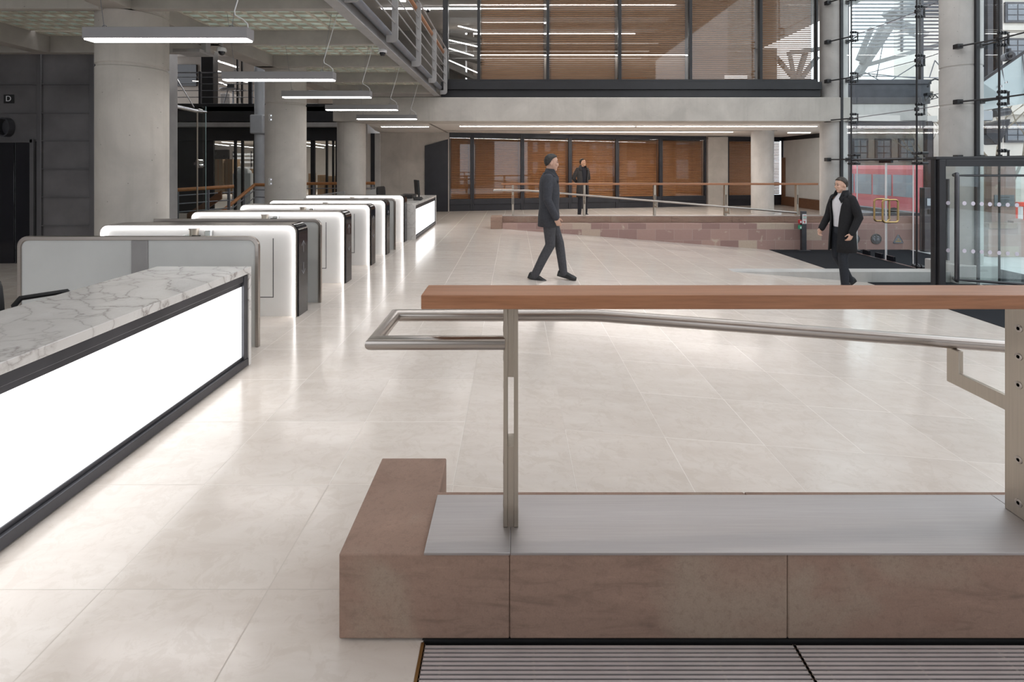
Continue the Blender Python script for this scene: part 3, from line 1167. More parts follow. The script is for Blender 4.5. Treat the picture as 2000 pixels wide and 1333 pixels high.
MB().tube([(-2.24, 11.28, ZD + .05), (-2.235, 11.34, ZD + .075), (-2.235, 11.40, ZD + .085), (-2.24, 11.45, ZD + .08)], [.02, .014, .014, .02], 8).build('handset', 'black', t)
tag(MB().box(-2.62, -2.46, 10.75, 11.2, ZD, ZD + .022).build('keyboard', 'black', bevel=.004), 'black keyboard on the far marble desk', 'keyboard')
tag(MB().box(-2.72, -2.42, 11.9, 12.5, ZD, ZD + .085).build('document_tray', 'black', bevel=.008), 'low black box behind the monitor on the far marble desk', 'tray')


def office_chair(x, y, yaw, label, zs=.47, back=.93):
    t = thing('office_chair', label, 'chair', (x, y, 0))
    m = Matrix.Translation((x, y, 0)) @ Matrix.Rotation(yaw, 4, 'Z')     # faces +x
    mb = MB()
    mb.prism_z([(a, b) for a, b in [(.24 * cos(q) * (1 if abs(cos(q)) < .8 else .98), .25 * sin(q)) for q in [2 * pi * i / 20 for i in range(20)]]], zs - .07, zs)
    mb.xf(m).build('seat', 'black', t, bevel=.02, seg=3)
    mb = MB()
    mb.loft([[(-.24 - .03 * cos(v * 1.2) - .05 * (zz - zs), v * w, zz) for v in (-1, -.6, -.2, .2, .6, 1)] + [(-.285 - .03 * cos(v * 1.2) - .05 * (zz - zs), v * w, zz) for v in (1, .6, .2, -.2, -.6, -1)] for zz, w in ((zs + .12, .17), (zs + .2, .22), (back - .12, .23), (back - .03, .21), (back, .16))])
    mb.xf(m).build('backrest', 'black', t, bevel=.01, seg=2, ang=60)
    MB().bar((-.26, 0, zs - .05), (-.27, 0, zs + .25), .06, .02, (1, 0, 0)).xf(m).build('back_bar', 'frame_grey', t)
    for sgn in (-1, 1):
        MB().tube([(.12, sgn * .27, zs - .04), (.14, sgn * .30, zs + .16), (.11, sgn * .30, zs + .20), (-.12, sgn * .30, zs + .20), (-.15, sgn * .30, zs + .16), (-.12, sgn * .27, zs - .04)], .016, 8).xf(m).build('armrest', 'black', t)
    MB().cyl((0, 0, .1), (0, 0, zs - .06), .03, 12).xf(m).build('gas_lift', 'frame_grey', t)
    mb = MB()
    for i in range(5):
        a = 2 * pi * i / 5
        mb.bar((0, 0, .10), (.28 * cos(a), .28 * sin(a), .065), .045, .03)
    mb.xf(m).build('star_base', 'black', t, bevel=.005)
    for i in range(5):
        a = 2 * pi * i / 5
        c = Vector((.28 * cos(a), .28 * sin(a), .028))
        mb = MB()
        mb.cyl(c + Vector((-sin(a) * .02, cos(a) * .02, 0)), c - Vector((-sin(a) * .02, cos(a) * .02, 0)), .028, 14)
        mb.xf(m).build('castor', 'black', t)


office_chair(-2.95, 3.25, radians(53), 'black office chair at the left edge, behind the near marble desk', .47, .88)
office_chair(-3.05, 12.6, radians(-10), 'dark office chair behind the far marble desk', .48, 1.02)


# ================================================================ TICKET GATES
GX0, GX1, GZ = -4.23, -2.205, .945


def gate(Y, label, n):
    """speed gate seen along its length, lit face towards the camera"""
    t = thing('speed_gate', label, 'gate', ((GX0 + GX1) / 2, Y + .13, 0), 'lit speed gates')
    xe = GX1 - .012
    o = rrect(GX0, xe, 0, GZ, .085)
    i1 = rrect(GX0 + .012, xe - .012, 0, GZ - .012, .075)
    i2 = rrect(GX0 + .028, xe - .028, 0, GZ - .028, .062)
    MB().ring_y(o, i1, Y, Y + .05, True).build('steel_trim', 'steel', t, ang=40)
    MB().ring_y(i1, i2, Y + .006, Y + .032, True).build('light_strip', 'led_gate', t, ang=40)
    MB().prism_y(rrect(GX0 + .012, xe - .012, 0, GZ - .012, .075), Y + .032, Y + .05).build('face_panel', 'panel_glow', t, ang=40)
    MB().prism_y(rrect(GX0 + .004, xe - .02, 0, GZ - .003, .08), Y + .052, Y + .245).build('cabinet', 'steel', t, ang=40)
    # black glass end wrapping over the top corner
    r = .085
    prof = [(GX1 - .012 - r - .10, GZ)] + [(GX1 - r + r * sin(a), GZ - r + r * cos(a)) for a in [pi / 2 * q / 8 for q in range(9)]] + [(GX1, 0)]
    inn = [(p[0], p[1] - .014) for p in prof[:1]] + [(GX1 - r + (r - .014) * sin(a), GZ - r + (r - .014) * cos(a)) for a in [pi / 2 * q / 8 for q in range(9)]] + [(GX1 - .014, 0)]
    ep = MB().prism_y(prof[1:] + inn[:0:-1], Y + .03, Y + .25).build('end_panel', 'black_gloss', t, ang=40)
    yc = Y + .14
    for zz, sg in ((.70, 1), (.475, -1)):
        mb = MB()
        x = GX1 + .0012
        a = .042
        mb.bar((x, yc, zz - sg * .06), (x, yc, zz + sg * .06), .006, .0015, (1, 0, 0))
        mb.bar((x, yc - a, zz + sg * .014), (x, yc, zz + sg * .062), .006, .0015, (1, 0, 0))
        mb.bar((x, yc + a, zz + sg * .014), (x, yc, zz + sg * .062), .006, .0015, (1, 0, 0))
        mb.build('arrow', 'arrow_grey', ep)
    mb = MB()
    q = GX1 - .265
    mb.box(q - .004, q + .004, Y + .0305, Y + .0325, .20, .80)
    mb.box(q - .62, q + .004, Y + .0305, Y + .0325, .192, .20)
    mb.build('groove', 'frame_grey', t)
    # flap post and glass flap in the lane
    px = -3.24
    po = MB().cyl((px, Y - .035, 0), (px, Y - .035, GZ - .045), .042, 20).build('flap_post', 'steel_z', t)
    MB().cyl((px, Y - .035, GZ - .045), (px, Y - .035, GZ - .03), .05, 20).build('post_cap', 'steel', po)
    MB().prism_x([(Y - .06, .25), (Y - .55, .25), (Y - .55, .80), (Y - .50, .86), (Y - .06, GZ - .08)], px - .006, px + .006).build('glass_flap', 'glass_green', po, bevel=.003)
    mb = MB()
    mb.box(px + .09, px + .16, Y - .02, Y + .03, .1, GZ - .055)
    mb.build('sensor_block', 'chrome', t, bevel=.01)
    return t


def plain_gate(Y, label, thick=.034):
    t = thing('lane_screen', label, 'gate', ((GX0 + GX1) / 2, Y + thick / 2, 0), 'unlit lane screens')
    e = GX1 + .03
    o = rrect(GX0, e, 0, GZ, .085)
    i1 = rrect(GX0 + .03, e - .03, 0, GZ - .035, .06)
    MB().ring_y(o, i1, Y, Y + thick, True).build('steel_frame', 'steel', t, bevel=.004, ang=40)
    MB().prism_y(rrect(GX0 + .03, e - .03, 0, GZ - .035, .06), Y + .012, Y + thick - .006).build('frosted_panel', 'frost', t, ang=40)
    MB().box(-3.26, -3.12, Y + .002, Y + .0115, 0, GZ - .037).build('mullion', 'bridge_grey', t, bevel=.004)
    mb = MB()
    mb.box(-2.75, -2.68, Y + .01, Y + thick - .01, GZ, GZ + .006)
    mb.build('sensor', 'black_gloss', t)


plain_gate(4.29, 'frosted lane screen in a steel frame, nearest, behind the near marble desk')
gate(5.14, 'first lit speed gate from the front, right behind the near frosted screen', 0)
plain_gate(5.68, 'frosted steel-framed lane screen between the first and second lit gates', .034)
gate(6.595, 'second lit speed gate from the front', 1)
gate(7.77, 'third lit speed gate from the front, in the middle of the row', 2)
gate(8.70, 'fourth lit speed gate from the front', 3)
plain_gate(9.25, 'frosted steel-framed lane screen between the fourth and last lit gates', .034)
gate(10.14, 'last lit speed gate, next to the far marble desk', 4)


# ================================================================ PENDANT LIGHTS
def pendant(Y, label):
    x1, x0, z0, z1 = -2.226, -3.60, 2.60, 2.705
    t = thing('pendant_light', label, 'lamp', ((x0 + x1) / 2, Y + .06, z0), 'linear pendant lights')
    MB().box(x0, x1, Y, Y + .12, z0 + .012, z1).build('casing', 'lamp_body', t, bevel=.002, seg=1)
    MB().box(x0 + .012, x1 - .012, Y + .008, Y + .112, z0, z0 + .0115).build('diffuser', 'led', t, smooth=False)
    for x, dx in ((x0 + .14, -.10), (x1 - .16, .12)):
        MB().tube([(x, Y + .06, z1 - .002), (x + dx, Y + .06, 3.43)], .0022, 6).build('suspension_wire', 'rail_grey', t)
        MB().tube([(x + .018 * cos(a), Y + .06, z1 + .014 + .014 * sin(a)) for a in [2 * pi * i / 10 for i in range(11)]], .003, 6).build('eyelet', 'rail_grey', t)
    pts = [(x1 - .02, Y + .06, z1 - .002), (x1 - .025, Y + .06, z1 + .04), (x1 - .06, Y + .06, z1 + .075), (x1 - .13, Y + .06, z1 + .115), (x1 - .135, Y + .06, z1 + .15), (x1 - .045, Y + .06, z1 + .45), (x1 + .03, Y + .06, 3.43)]
    MB().tube(pts, .005, 8).build('power_flex', 'white_plastic', t)


for Y, l in ((4.2, 'nearest linear pendant light, in front of the large concrete column'), (6.2, 'second nearest linear pendant light under the bridge'), (7.8, 'third linear pendant light under the bridge, middle of the five'),
             (9.6, 'fourth linear pendant light under the bridge'), (11.5, 'farthest and smallest linear pendant light, in front of the concrete beam')):
    pendant(Y, l)


# ================================================================ THE BRIDGE
ZB = 3.25
br = thing('walkway_bridge', 'grey steel walkway bridge overhead with a glass block deck', 'bridge', (-4, 8, ZB))
mb = MB()
xe = -1.82
mb.box(xe - .14, xe, 2.2, 12.36, ZB, ZB + .014)
mb.box(xe - .10, xe - .085, 2.2, 12.36, ZB + .014, ZB + .24)
mb.box(xe - .14, xe - .02, 2.2, 12.36, ZB + .24, ZB + .255)
mb.build('edge_channel', 'bridge_grey', br, bevel=.003)
MB().tube([(xe + .0, 2.2, ZB + .20), (xe + .0, 12.34, ZB + .20)], .055, 16).build('edge_tube', 'rail_grey', br)
ys = [2.27, 3.87, 5.47, 7.07, 8.67, 10.27, 11.87]
for i, Y in enumerate(ys):
    MB().box(-9.5 if Y < 7 else -4.45, xe - .142, Y, Y + .10, ZB, ZB + .22).build('cross_beam', 'beam_grey', br, bevel=.003)
MB().box(-9.5, -4.45, 7.38, 7.50, ZB - .05, ZB + .22).build('cross_beam', 'beam_grey', br, bevel=.003)
for X, w, e in ((-4.3, .30, 12.36), (-6.9, .22, 7.38)):
    MB().box(X - w / 2, X + w / 2, 2.2, e, ZB - (.0 if X > -5 else .06), ZB + .20).build('main_beam', 'beam_grey', br, bevel=.004)
for i in range(len(ys)):
    y0 = ys[i] + .10
    y1 = ys[i + 1] if i + 1 < len(ys) else 12.36
    for x0, x1 in ((-9.5, -7.01), (-6.79, -4.45), (-4.15, xe - .14)):
        yy0, yy1 = y0, y1
        if x0 < -4.3:
            if y0 > 7.3:
                continue
            yy1 = min(y1, 7.38)
        pn = MB().box(x0, x1, yy0, yy1, ZB + .215, ZB + .24).build('glass_block_panel', 'glassblock', br, smooth=False)
        mb = MB()
        n = round((x1 - x0) / .2)
        for k in range(n + 1):
            x = x0 + (x1 - x0) * k / n
            mb.box(x - .017, x + .017, yy0, yy1, ZB + .192, ZB + .214)
        n = max(1, round((yy1 - yy0) / .2))
        for k in range(n + 1):
            y = yy0 + (yy1 - yy0) * k / n
            mb.box(x0, x1, y - .017, y + .017, ZB + .194, ZB + .214)
        mb.build('ribs', 'ribs', pn, smooth=False)
# beams left of the main beam, deeper fascia near the camera
MB().box(-9.5, -4.45, 5.40, 5.47, ZB - .02, ZB + .34).build('fascia', 'concrete', br, bevel=.003)

rl = thing('bridge_railing', 'grey steel bridge railing with a timber handrail, overhead', 'railing', (-1.7, 8, ZB + .1))
for Y in (3.6, 5.35, 7.1, 8.85, 10.6, 12.30):
    mb = MB()
    n = 7
    prof = [(-1.80, ZB + .13), (-1.80, ZB + .03)] + [(-1.70 + .07 * sin(a) - .0, ZB + .10 - .07 * cos(a)) for a in [pi / 2 * q / n for q in range(n + 1)]] + [(-1.63, ZB + 1.12), (-1.65, ZB + 1.16), (-1.71, ZB + 1.16), (-1.72, ZB + 1.12), (-1.72, ZB + .13)]
    mb.prism_y(prof, Y - .011, Y + .011)
    mb.xf(Matrix.Identity(4))
    mb.build('post', 'bridge_grey', rl, bevel=.003)
for z in (.30, .50, .70, .90):
    MB().tube([(-1.675, 2.2, ZB + z), (-1.675, 12.34, ZB + z)], .011, 10).build('rod', 'bridge_grey', rl)
MB().tube([(-1.74, 2.2, ZB + 1.07), (-1.74, 12.34, ZB + 1.07)], .045, 16).build('timber_handrail', 'wood_y', rl)
MB().tube([(-1.675, 2.2, ZB + 1.17), (-1.675, 12.34, ZB + 1.17)], .018, 10).build('top_rail', 'bridge_grey', rl)


def dome_camera(p, label, sc=1.0, hang=True):
    t = thing('dome_camera', label, 'camera', p, 'security cameras')
    x, y, z = p
    mb = MB()
    mb.lathe([(.030 * sc, z + .02 * sc), (.058 * sc, z + .022 * sc), (.060 * sc, z + .05 * sc), (.050 * sc, z + .075 * sc), (.02 * sc, z + .078 * sc)], (x, y), 24)
    mb.build('housing', 'white_plastic', t)
    MB().ell((x, y, z + .022 * sc), (.043 * sc, .043 * sc, .05 * sc), seg=20, rings=12).build('dome', 'black_gloss', t)


dome_camera((-1.93, 7.40, 3.18), 'white dome camera hanging under the bridge edge', 1.05)
dome_camera((xa(433, 6.8), 6.8, 3.06), 'white dome camera on the beam left of the second pendant light', 1.0)
dome_camera((xa(836, 13.6), 13.6, 5.70), 'small dome camera on the upstairs ceiling, behind the bridge handrail', 1.0)
t = thing('emergency_light', 'flat grey light fitting on a bracket under the bridge, beside the large column', 'lamp', (xa(385, 6.6), 6.6, 3.02))
a = (xa(352, 6.6), xa(404, 6.6))
MB().box(a[0], a[1], 6.45, 6.75, 3.0, 3.045).build('fitting', 'bridge_grey', t, bevel=.006)
MB().box(a[1] - .05, a[1] + .02, 6.55, 6.65, 3.02, 3.26).build('bracket', 'bridge_grey', t, bevel=.004)
tag(MB().cyl((xa(433, 6.8), 6.8, 3.135), (xa(433, 6.8), 6.8, 3.26), .014, 10).build('camera_stem', 'bridge_grey'), 'grey drop rod holding the dome camera by the second pendant light', 'rod')

# ================================================================ SIGNS IN THE LIFT LOBBY
t = thing('letter_sign', 'small black square sign with a white letter D', 'sign', (xa(18, YW), YW, za(202, YW)))
MB().box(xa(8.5, YW), xa(28, YW), YW - .012, YW, za(202, YW), za(185, YW)).build('plate', 'black', t, bevel=.002)


def text_mesh(txt, size, name, mat, parent, loc, rot=(pi / 2, 0, 0), ext=.001):
    cu = bpy.data.curves.new(name, 'FONT')
    cu.body = txt
    cu.size = size
    cu.extrude = ext
    cu.align_x = 'CENTER'
    cu.align_y = 'CENTER'
    o = bpy.data.objects.new(name + '_tmp', cu)
    COL.objects.link(o)
    dg = bpy.context.evaluated_depsgraph_get()
    me = bpy.data.meshes.new_from_object(o.evaluated_get(dg))
    bpy.data.objects.remove(o)
    me.materials.clear()
    me.materials.append(M[mat])
    q = bpy.data.objects.new(name, me)
    COL.objects.link(q)
    q.parent = parent
    q.location = Vector(loc) - wloc(parent)
    q.rotation_euler = rot
    return q


text_mesh('D', .125, 'letter', 'white_plastic', t, (xa(18, YW), YW - .0135, za(193.5, YW)))
mb = MB()
cx, cz = xa(17, YW), za(249, YW)
ring = [[(cx + r * .85 * cos(a), y, cz + r * 1.2 * sin(a)) for a in [2 * pi * i / 32 for i in range(32)]] for r, y in ((.125, YW - .001), (.125, YW - .10), (.108, YW - .10), (.10, YW - .02), (.02, YW - .02))]
mb.loft(ring)
tag(mb.build('lift_indicator', 'frame_grey'), 'oval steel indicator housing on the dark wall below the letter sign', 'indicator')

# ================================================================ STAIRWELL BALUSTRADES
def balustrade(pts, label, cat='railing', mat='wood_rail', r=.046, posts=(), drop=(.18, .36, .54), end=False):
    c = Vector(pts[0])
    t = thing('stair_balustrade', label, cat, (c.x, c.y, 0))
    MB().tube(pts, r, 14).build('timber_handrail', mat, t)
    for q in drop:
        MB().tube([(p[0], p[1], p[2] - q) for p in pts], .014, 8).build('rod', 'rail_grey', t)
    for (x, y, zt, zb) in posts:
        MB().box(x - .035, x + .035, y - .012, y + .012, zb, zt).build('post', 'rail_grey', t, bevel=.006)
    return t


p0, p1 = at(300, 374, 12.0), at(457, 364.5, 12.9)
d = p1 - p0
bp = [p0 + d * q for q in (.28, .66, .93)]
balustrade([p0, p1], 'stair balustrade with a timber handrail, just right of the large concrete column', posts=[(q.x, q.y, q.z - .04, 0) for q in bp], drop=(.14, .34, .54, .74))
q0, q1, q2 = at(520, 361.5, 13.9), at(498, 361, 13.9), at(434, 413, 13.0)
q3 = q2 + (q2 - q1) * .8
balustrade([q0, q1, q2, q3], 'stair balustrade whose timber handrail slopes down into the stairwell', posts=[(q1.x + (q2.x - q1.x) * .35, q1.y + (q2.y - q1.y) * .35, q1.z + (q2.z - q1.z) * .35 - .05, -.3)], drop=(.14, .34, .54))
r0, r1 = at(598, 359, 15.5), at(732, 358, 15.5)
balustrade([r0, r1], 'level balustrade with a timber handrail behind the two farther concrete columns', posts=[(xa(p, 15.5), 15.5, .95, 0) for p in (613, 728)], drop=(.15, .36, .42))
mb = MB()
s0, s1 = at(365, 418, 12.7), at(432, 372, 12.7)
dz = .22
mb.loft([[(s0.x, y, s0.z), (s0.x, y, s0.z - dz), (s1.x, y, s1.z - dz), (s1.x, y, s1.z)] for y in (12.7, 12.75)])
tag(mb.build('stair_stringer', 'wood_dark'), 'dark timber stair string rising behind the nearest balustrade', 'stair')
# glass balustrade piece right of the last gate
t = thing('glass_balustrade', 'short pale glass balustrade with a sloping steel top rail, left of the far desk chair', 'railing', (xa(727, 13.8), 13.8, 0))
mb = MB()
a, b = xa(713, 13.8), xa(741, 13.8)
mb.prism_y([(a + .03, .02), (a + .03, za(371.5, 13.8)), (b - .04, za(369, 13.8)), (b - .04, .02)], 13.8, 13.815)
mb.build('pane', 'frost', t)
mb = MB()
mb.bar((a - .1, 13.81, za(371, 13.8)), (b, 13.81, za(365, 13.8)), .05, .03)
mb.box(b - .035, b, 13.78, 13.84, 0, za(366, 13.8))
mb.build('steel_frame', 'bridge_grey', t)
t = thing('glass_balustrade', 'low glass balustrade with a sloping steel top rail behind the last lit gate', 'railing', (xa(640, 12.0), 12.0, 0))
a, b = xa(612, 12), xa(673, 12)
MB().prism_y([(a, .02), (a, za(384, 12)), (b, za(376, 12)), (b, .02)], 12.0, 12.015).build('pane', 'glass_green', t)
mb = MB()
mb.bar((a, 12.01, za(383, 12)), (b, 12.01, za(374.5, 12)), .05, .028)
mb.box(b - .02, b, 11.98, 12.04, 0, za(375, 12))
mb.build('steel_frame', 'bridge_grey', t)

# glass screen with its steel arm at the stairwell
YS = 11.0
t = thing('glass_screen', 'tall clear glass screen held by a steel arm, right of the large concrete column', 'screen', (xa(375, YS), YS, 0))
gx0, gx1 = xa(340, YS), xa(401, YS)
MB().box(gx0, gx1, YS, YS + .014, .02, za(208, YS)).build('pane', 'glass_green', t, smooth=False)
MB().box(gx1, gx1 + .012, YS - .001, YS + .015, .02, za(208, YS)).build('glass_edge', 'glass_edge', t, smooth=False)
p0, p1 = at(326, 204, YS - .5), at(386, 217.5, YS - .12)
MB().tube([p0, p1], .042, 16).build('support_arm', 'chrome', t)
MB().tube([p1, p1 + Vector((.12, .12, -.002))], .022, 12).build('arm_tip', 'chrome', t)
MB().tube([at(322, 115, YS - .5), at(379, 210, YS - .15)], .012, 8).build('tie_rod', 'chrome', t)
MB().tube([(p1.x - .02, YS - .1, p1.z), (p1.x - .02, YS - .1, .02)], .016, 10).build('hanger_rod', 'steel_z', t)
for py in (217, 320):
    mb = MB()
    for dz in ((-.05, .05) if py == 320 else (0,)):
        z = za(py, YS) + dz
        mb.cyl((xa(391, YS), YS - .09, z), (xa(391, YS), YS + .05, z), .045, 14)
    mb.box(xa(383, YS), xa(392, YS), YS - .08, YS - .05, za(py, YS) - .03, za(py, YS) + .03)
    mb.build('glass_clamp', 'chrome', t)

# ================================================================ OFFICES BEHIND THE STAIRWELL
YO = 16.4
mb = MB()
x0, x1 = -12.9, -4.95
mb.box(x0, x1, YO - .3, YO + .3, za(239, YO), za(205, YO))
mb.box(x0, x1, YO - .05, YO + .3, za(275, YO), za(247, YO))
mb.box(x0, xa(398, YO), YO, YO + .1, 0, za(247, YO))
mb.box(xa(655, YO), x1, YO, YO + .1, 0, za(205, YO))
mb.box(xa(655, YO), x1, YO + .02, YO + .1, 3.5, 6.3)
struct(mb.build('wall_back', 'dark_steel', smooth=False), 'black steel office front behind the stairwell', 'wall')
mb = MB()
mb.box(x0, x1, YO - .36, YO - .06, za(248, YO - .36), za(239, YO - .36))
tag(mb.build('steel_beam', 'bridge_grey', bevel=.01), 'pale grey steel beam across the black office front', 'beam')
o = sempty('window_17', (-7.5, YO, 0), 'black framed glazed front of the lower office', 'window')
mb = MB()
for a, b in ((398, 416), (456, 460), (470, 474), (494, 498), (606, 614), (635.5, 639), (648, 651)):
    mb.box(xa(a, YO), xa(b, YO), YO + .02, YO + .1, 0, za(272, YO))
mb.build('window_frame', 'dark_steel', o)
MB().box(xa(416, YO), xa(655, YO), YO + .055, YO + .065, 0.02, za(275, YO)).build('pane', 'glass', o, smooth=False)
mb = MB()
mb.box(-22, -4.9, 33.9, 34.1, 0, 2.9)
mb.box(-22.1, -22, YO, 34, 0, 2.9)
mb.box(-4.95, -4.8, YO + .1, 34, 0, 2.9)
struct(mb.build('wall_back', 'grey_wall', smooth=False))
mb = MB()
mb.box(-15, -4.9, 22.0, 22.1, 3.4, 6.4)
mb.box(-8.6, -8.5, 17.5, 21.9, 3.42, 5.2)
struct(mb.build('wall_back', 'taupe_wall', smooth=False))
mb = MB()
mb.box(-22, -4.9, YO + .1, 34, 2.86, 2.94)
mb.box(-15, -4.9, YO - .3, 22, 6.3, 6.4)
struct(mb.build('ceiling', 'grey_wall', smooth=False))
mb = MB()
mb.box(-15, -4.9, YO - .3, 22, 3.28, 3.42)
struct(mb.build('floor', 'taupe_wall', smooth=False))


def linear_light(a, b, label, w=.07, mat='led_soft', group='ceiling light lines', ori='down'):
    a, b = Vector(a), Vector(b)
    c = (a + b) / 2
    t = thing('linear_light', label, 'lamp', c, group)
    MB().bar(a, b, w, .012).build('diffuser', mat, t, smooth=False)
    a2, b2 = a + Vector((0, 0, .016)), b + Vector((0, 0, .016))
    MB().bar(a2, b2, w + .03, .018).build('casing', 'white_plastic', t, smooth=False)


for (p, q, l) in (((434, 277.5), (470, 281), 'rear light line on the lower office ceiling, left of the black door bars'), ((417, 281.5), (446, 285), 'light line on the lower office ceiling above the wall screen'),
                  ((452, 284), (500, 289), 'front light line on the lower office ceiling, crossing the black door bars'), ((590, 277), (636, 284), 'upper light line on the lower office ceiling between the two farther columns'),
                  ((590, 284), (632, 289), 'lower light line on the lower office ceiling between the two farther columns'), ((640, 283), (668, 287), 'light line on the lower office ceiling close to the farthest left column')):
    linear_light(at(p[0], p[1], 26.0), at(q[0], q[1], 27.0), l, .10)
tag(MB().box(xa(341, 21.9), xa(384, 21.9), 21.88, 21.97, za(168, 21.9), za(126, 21.9)).build('wall_screen', 'black_gloss', bevel=.01), 'large dark wall screen upstairs left behind the rod railing', 'screen')
for p, q, l in (((378, 158.5), (389, 159), 'small level light line upstairs left, below the dark wall screen'), ((429, 161), (447, 168), 'faint light line upstairs left, over the round table'), ((470, 157), (482, 161), 'light line upstairs left, just under the second pendant light')):
    linear_light(at(p[0], p[1], 20.5), at(q[0], q[1], 21.0), l, .08)
for a, b, l in ((at(430, 121, 17.6), at(464, 132, 18.4), 'long sloping light line upstairs left, above the second pendant light'), (at(415, 136, 18.2), at(432, 142, 18.6), 'short light line upstairs left, just above the railing'),
                (at(416, 116, 17.4), at(428, 120, 17.6), 'shortest light line upstairs left, beside the dark upright')):
    linear_light(a, b, l, .10)
mb = MB()
mb.box(xa(392, 16.9), xa(416, 16.9), 16.9, 17.2, 3.42, 6.3)
tag(mb.build('steel_column', 'dark_steel', bevel=.02), 'black steel column upstairs left, behind the rod railing', 'column')
for p in (463, 472):
    tag(MB().box(xa(p - 1.3, 17), xa(p + 1.3, 17), 17, 17.06, 3.42, za(106, 17)).build('hanger', 'dark_steel'), 'thin black hanger upstairs left, %s of the pair over the round table' % ('left one' if p == 463 else 'right one'), 'hanger')
t = thing('rod_railing', 'dark upstairs railing of horizontal rods, left of the pale steel column', 'railing', (xa(420, YO - .3), YO - .3, 3.42))
for py in (142, 151, 164, 177, 190, 203):
    MB().tube([(xa(330, YO - .25), YO - .25, za(py, YO - .25)), (xa(620, YO - .25), YO - .25, za(py, YO - .25))], .02 if py == 142 else .012, 8).build('rod', 'rail_grey', t)
for p in (391, 488, 505):
    MB().box(xa(p - 2, YO - .25), xa(p + (2 if p == 391 else 5), YO - .25), YO - .29, YO - .21, 3.4, za(140, YO - .25)).build('post', 'navy_steel', t, bevel=.005)
# upstairs table, chair back and cupboard
Yt = 18.0
t = thing('round_table', 'round grey table upstairs left behind the rod railing', 'table', (xa(458, Yt), Yt, 3.42))
c = at(455, 175, Yt)
mb = MB()
mb.lathe([(.30, c.z - .03), (.42, c.z - .012), (.42, c.z + .012), (.1, c.z + .014)], (c.x, c.y), 32)
mb.build('tabletop', 'rail_grey', t)
for a in (.5, 2.1, 3.7, 5.3):
    MB().tube([(c.x + .16 * cos(a), c.y + .16 * sin(a), c.z - .02), (c.x + .36 * cos(a), c.y + .36 * sin(a), 3.42)], .018, 8).build('leg', 'rail_grey', t)
tag(MB().box(xa(430, 18.6), xa(449, 18.6), 18.6, 19.1, 3.42, za(182, 18.6)).build('cupboard', 'bridge_grey', bevel=.015), 'low grey cupboard upstairs left beside the round table', 'cupboard')
t = thing('laptop', 'open black laptop on the round table upstairs', 'laptop', (c.x - .08, c.y, c.z + .016))
MB().box(c.x - .2, c.x + .06, c.y - .02, c.y + .16, c.z + .0145, c.z + .03).build('base', 'black', t)
MB().box(c.x - .2, c.x + .06, c.y - .03, c.y - .02, c.z + .03, c.z + .2).build('screen', 'black', t)
# lower office contents
tag(MB().box(xa(412, 33.8), xa(447, 33.8), 33.75, 33.9, za(314, 33.8), za(293, 33.8)).build('wall_screen', 'black_gloss', bevel=.006), 'black flat wall screen in the lower office above the boxes', 'screen')


def carton(x0, x1, y0, y1, z0, z1, label):
    t = thing('cardboard_box', label, 'box', ((x0 + x1) / 2, (y0 + y1) / 2, z0), 'cartons in the lower office')
    MB().box(x0, x1, y0, y1, z0, z1).build('carton', 'cardboard', t, bevel=.006)
    mb = MB()
    mb.box(x0 + (x1 - x0) * .47, x0 + (x1 - x0) * .53, y0 - .001, y0, z0 + .02, z1)
    mb.build('tape', 'wood_rail', t)


Yc = 17.6
carton(xa(417, Yc), xa(436, Yc), Yc, Yc + .5, za(380, Yc), za(356, Yc), 'cardboard box at the bottom of the tall stack in the lower office')
carton(xa(417, Yc), xa(435, Yc), Yc, Yc + .5, za(355.5, Yc), za(311, Yc), 'tall cardboard box on top of the stack in the lower office')
carton(xa(436.5, Yc), xa(451, Yc), Yc + .1, Yc + .6, za(380, Yc), za(311, Yc), 'tall cardboard box standing right of the stack in the lower office')
for a, b, y, l in ((453, 466, 345, 'cardboard box in the lower office left of the black door frame'), (474, 494, 330, 'cardboard box in the lower office beside the pale steel column'), (602, 609, 339, 'brown box in the lower office just right of the middle concrete column'),
                   (620, 633, 342, 'wide brown box seen between the two farther concrete columns'), (640, 650, 344, 'brown box close to the farthest left concrete column')):
    carton(xa(a, Yc + .9), xa(b, Yc + .9), Yc + .9, Yc + 1.3, 0, za(y, Yc + .9), l)
t = thing('shelf_rack', 'white shelf rack in the lower office beside the boxes', 'shelf', (xa(484, 19.4), 19.4, 0))
for py in (304, 311, 319, 330, 341):
    MB().box(xa(460, 19.4), xa(530, 19.4), 19.2, 19.6, za(py, 19.4), za(py - 4, 19.4)).build('shelf', 'white_plastic', t)
for p in (460, 495, 529):
    MB().box(xa(p, 19.4), xa(p + 1.5, 19.4), 19.2, 19.24, 0, za(296, 19.4)).build('upright', 'dark_steel', t)
mb = MB()
c = at(478, 336, 17.28)
for q in range(5):
    mb.ell((c.x + rnd.uniform(-.25, .25), c.y + rnd.uniform(-.1, .1), c.z + rnd.uniform(-.05, .06)), (rnd.uniform(.14, .24), .16, rnd.uniform(.08, .16)), Matrix.Rotation(rnd.uniform(-.4, .4), 3, 'Y'), 10, 8)
mb.box(c.x - .3, c.x + .3, c.y - .2, c.y + .2, 0, c.z - .05)
tag(mb.build('wrapped_bundle', 'white_plastic'), 'white plastic wrapped bundle in the lower office', 'bundle')

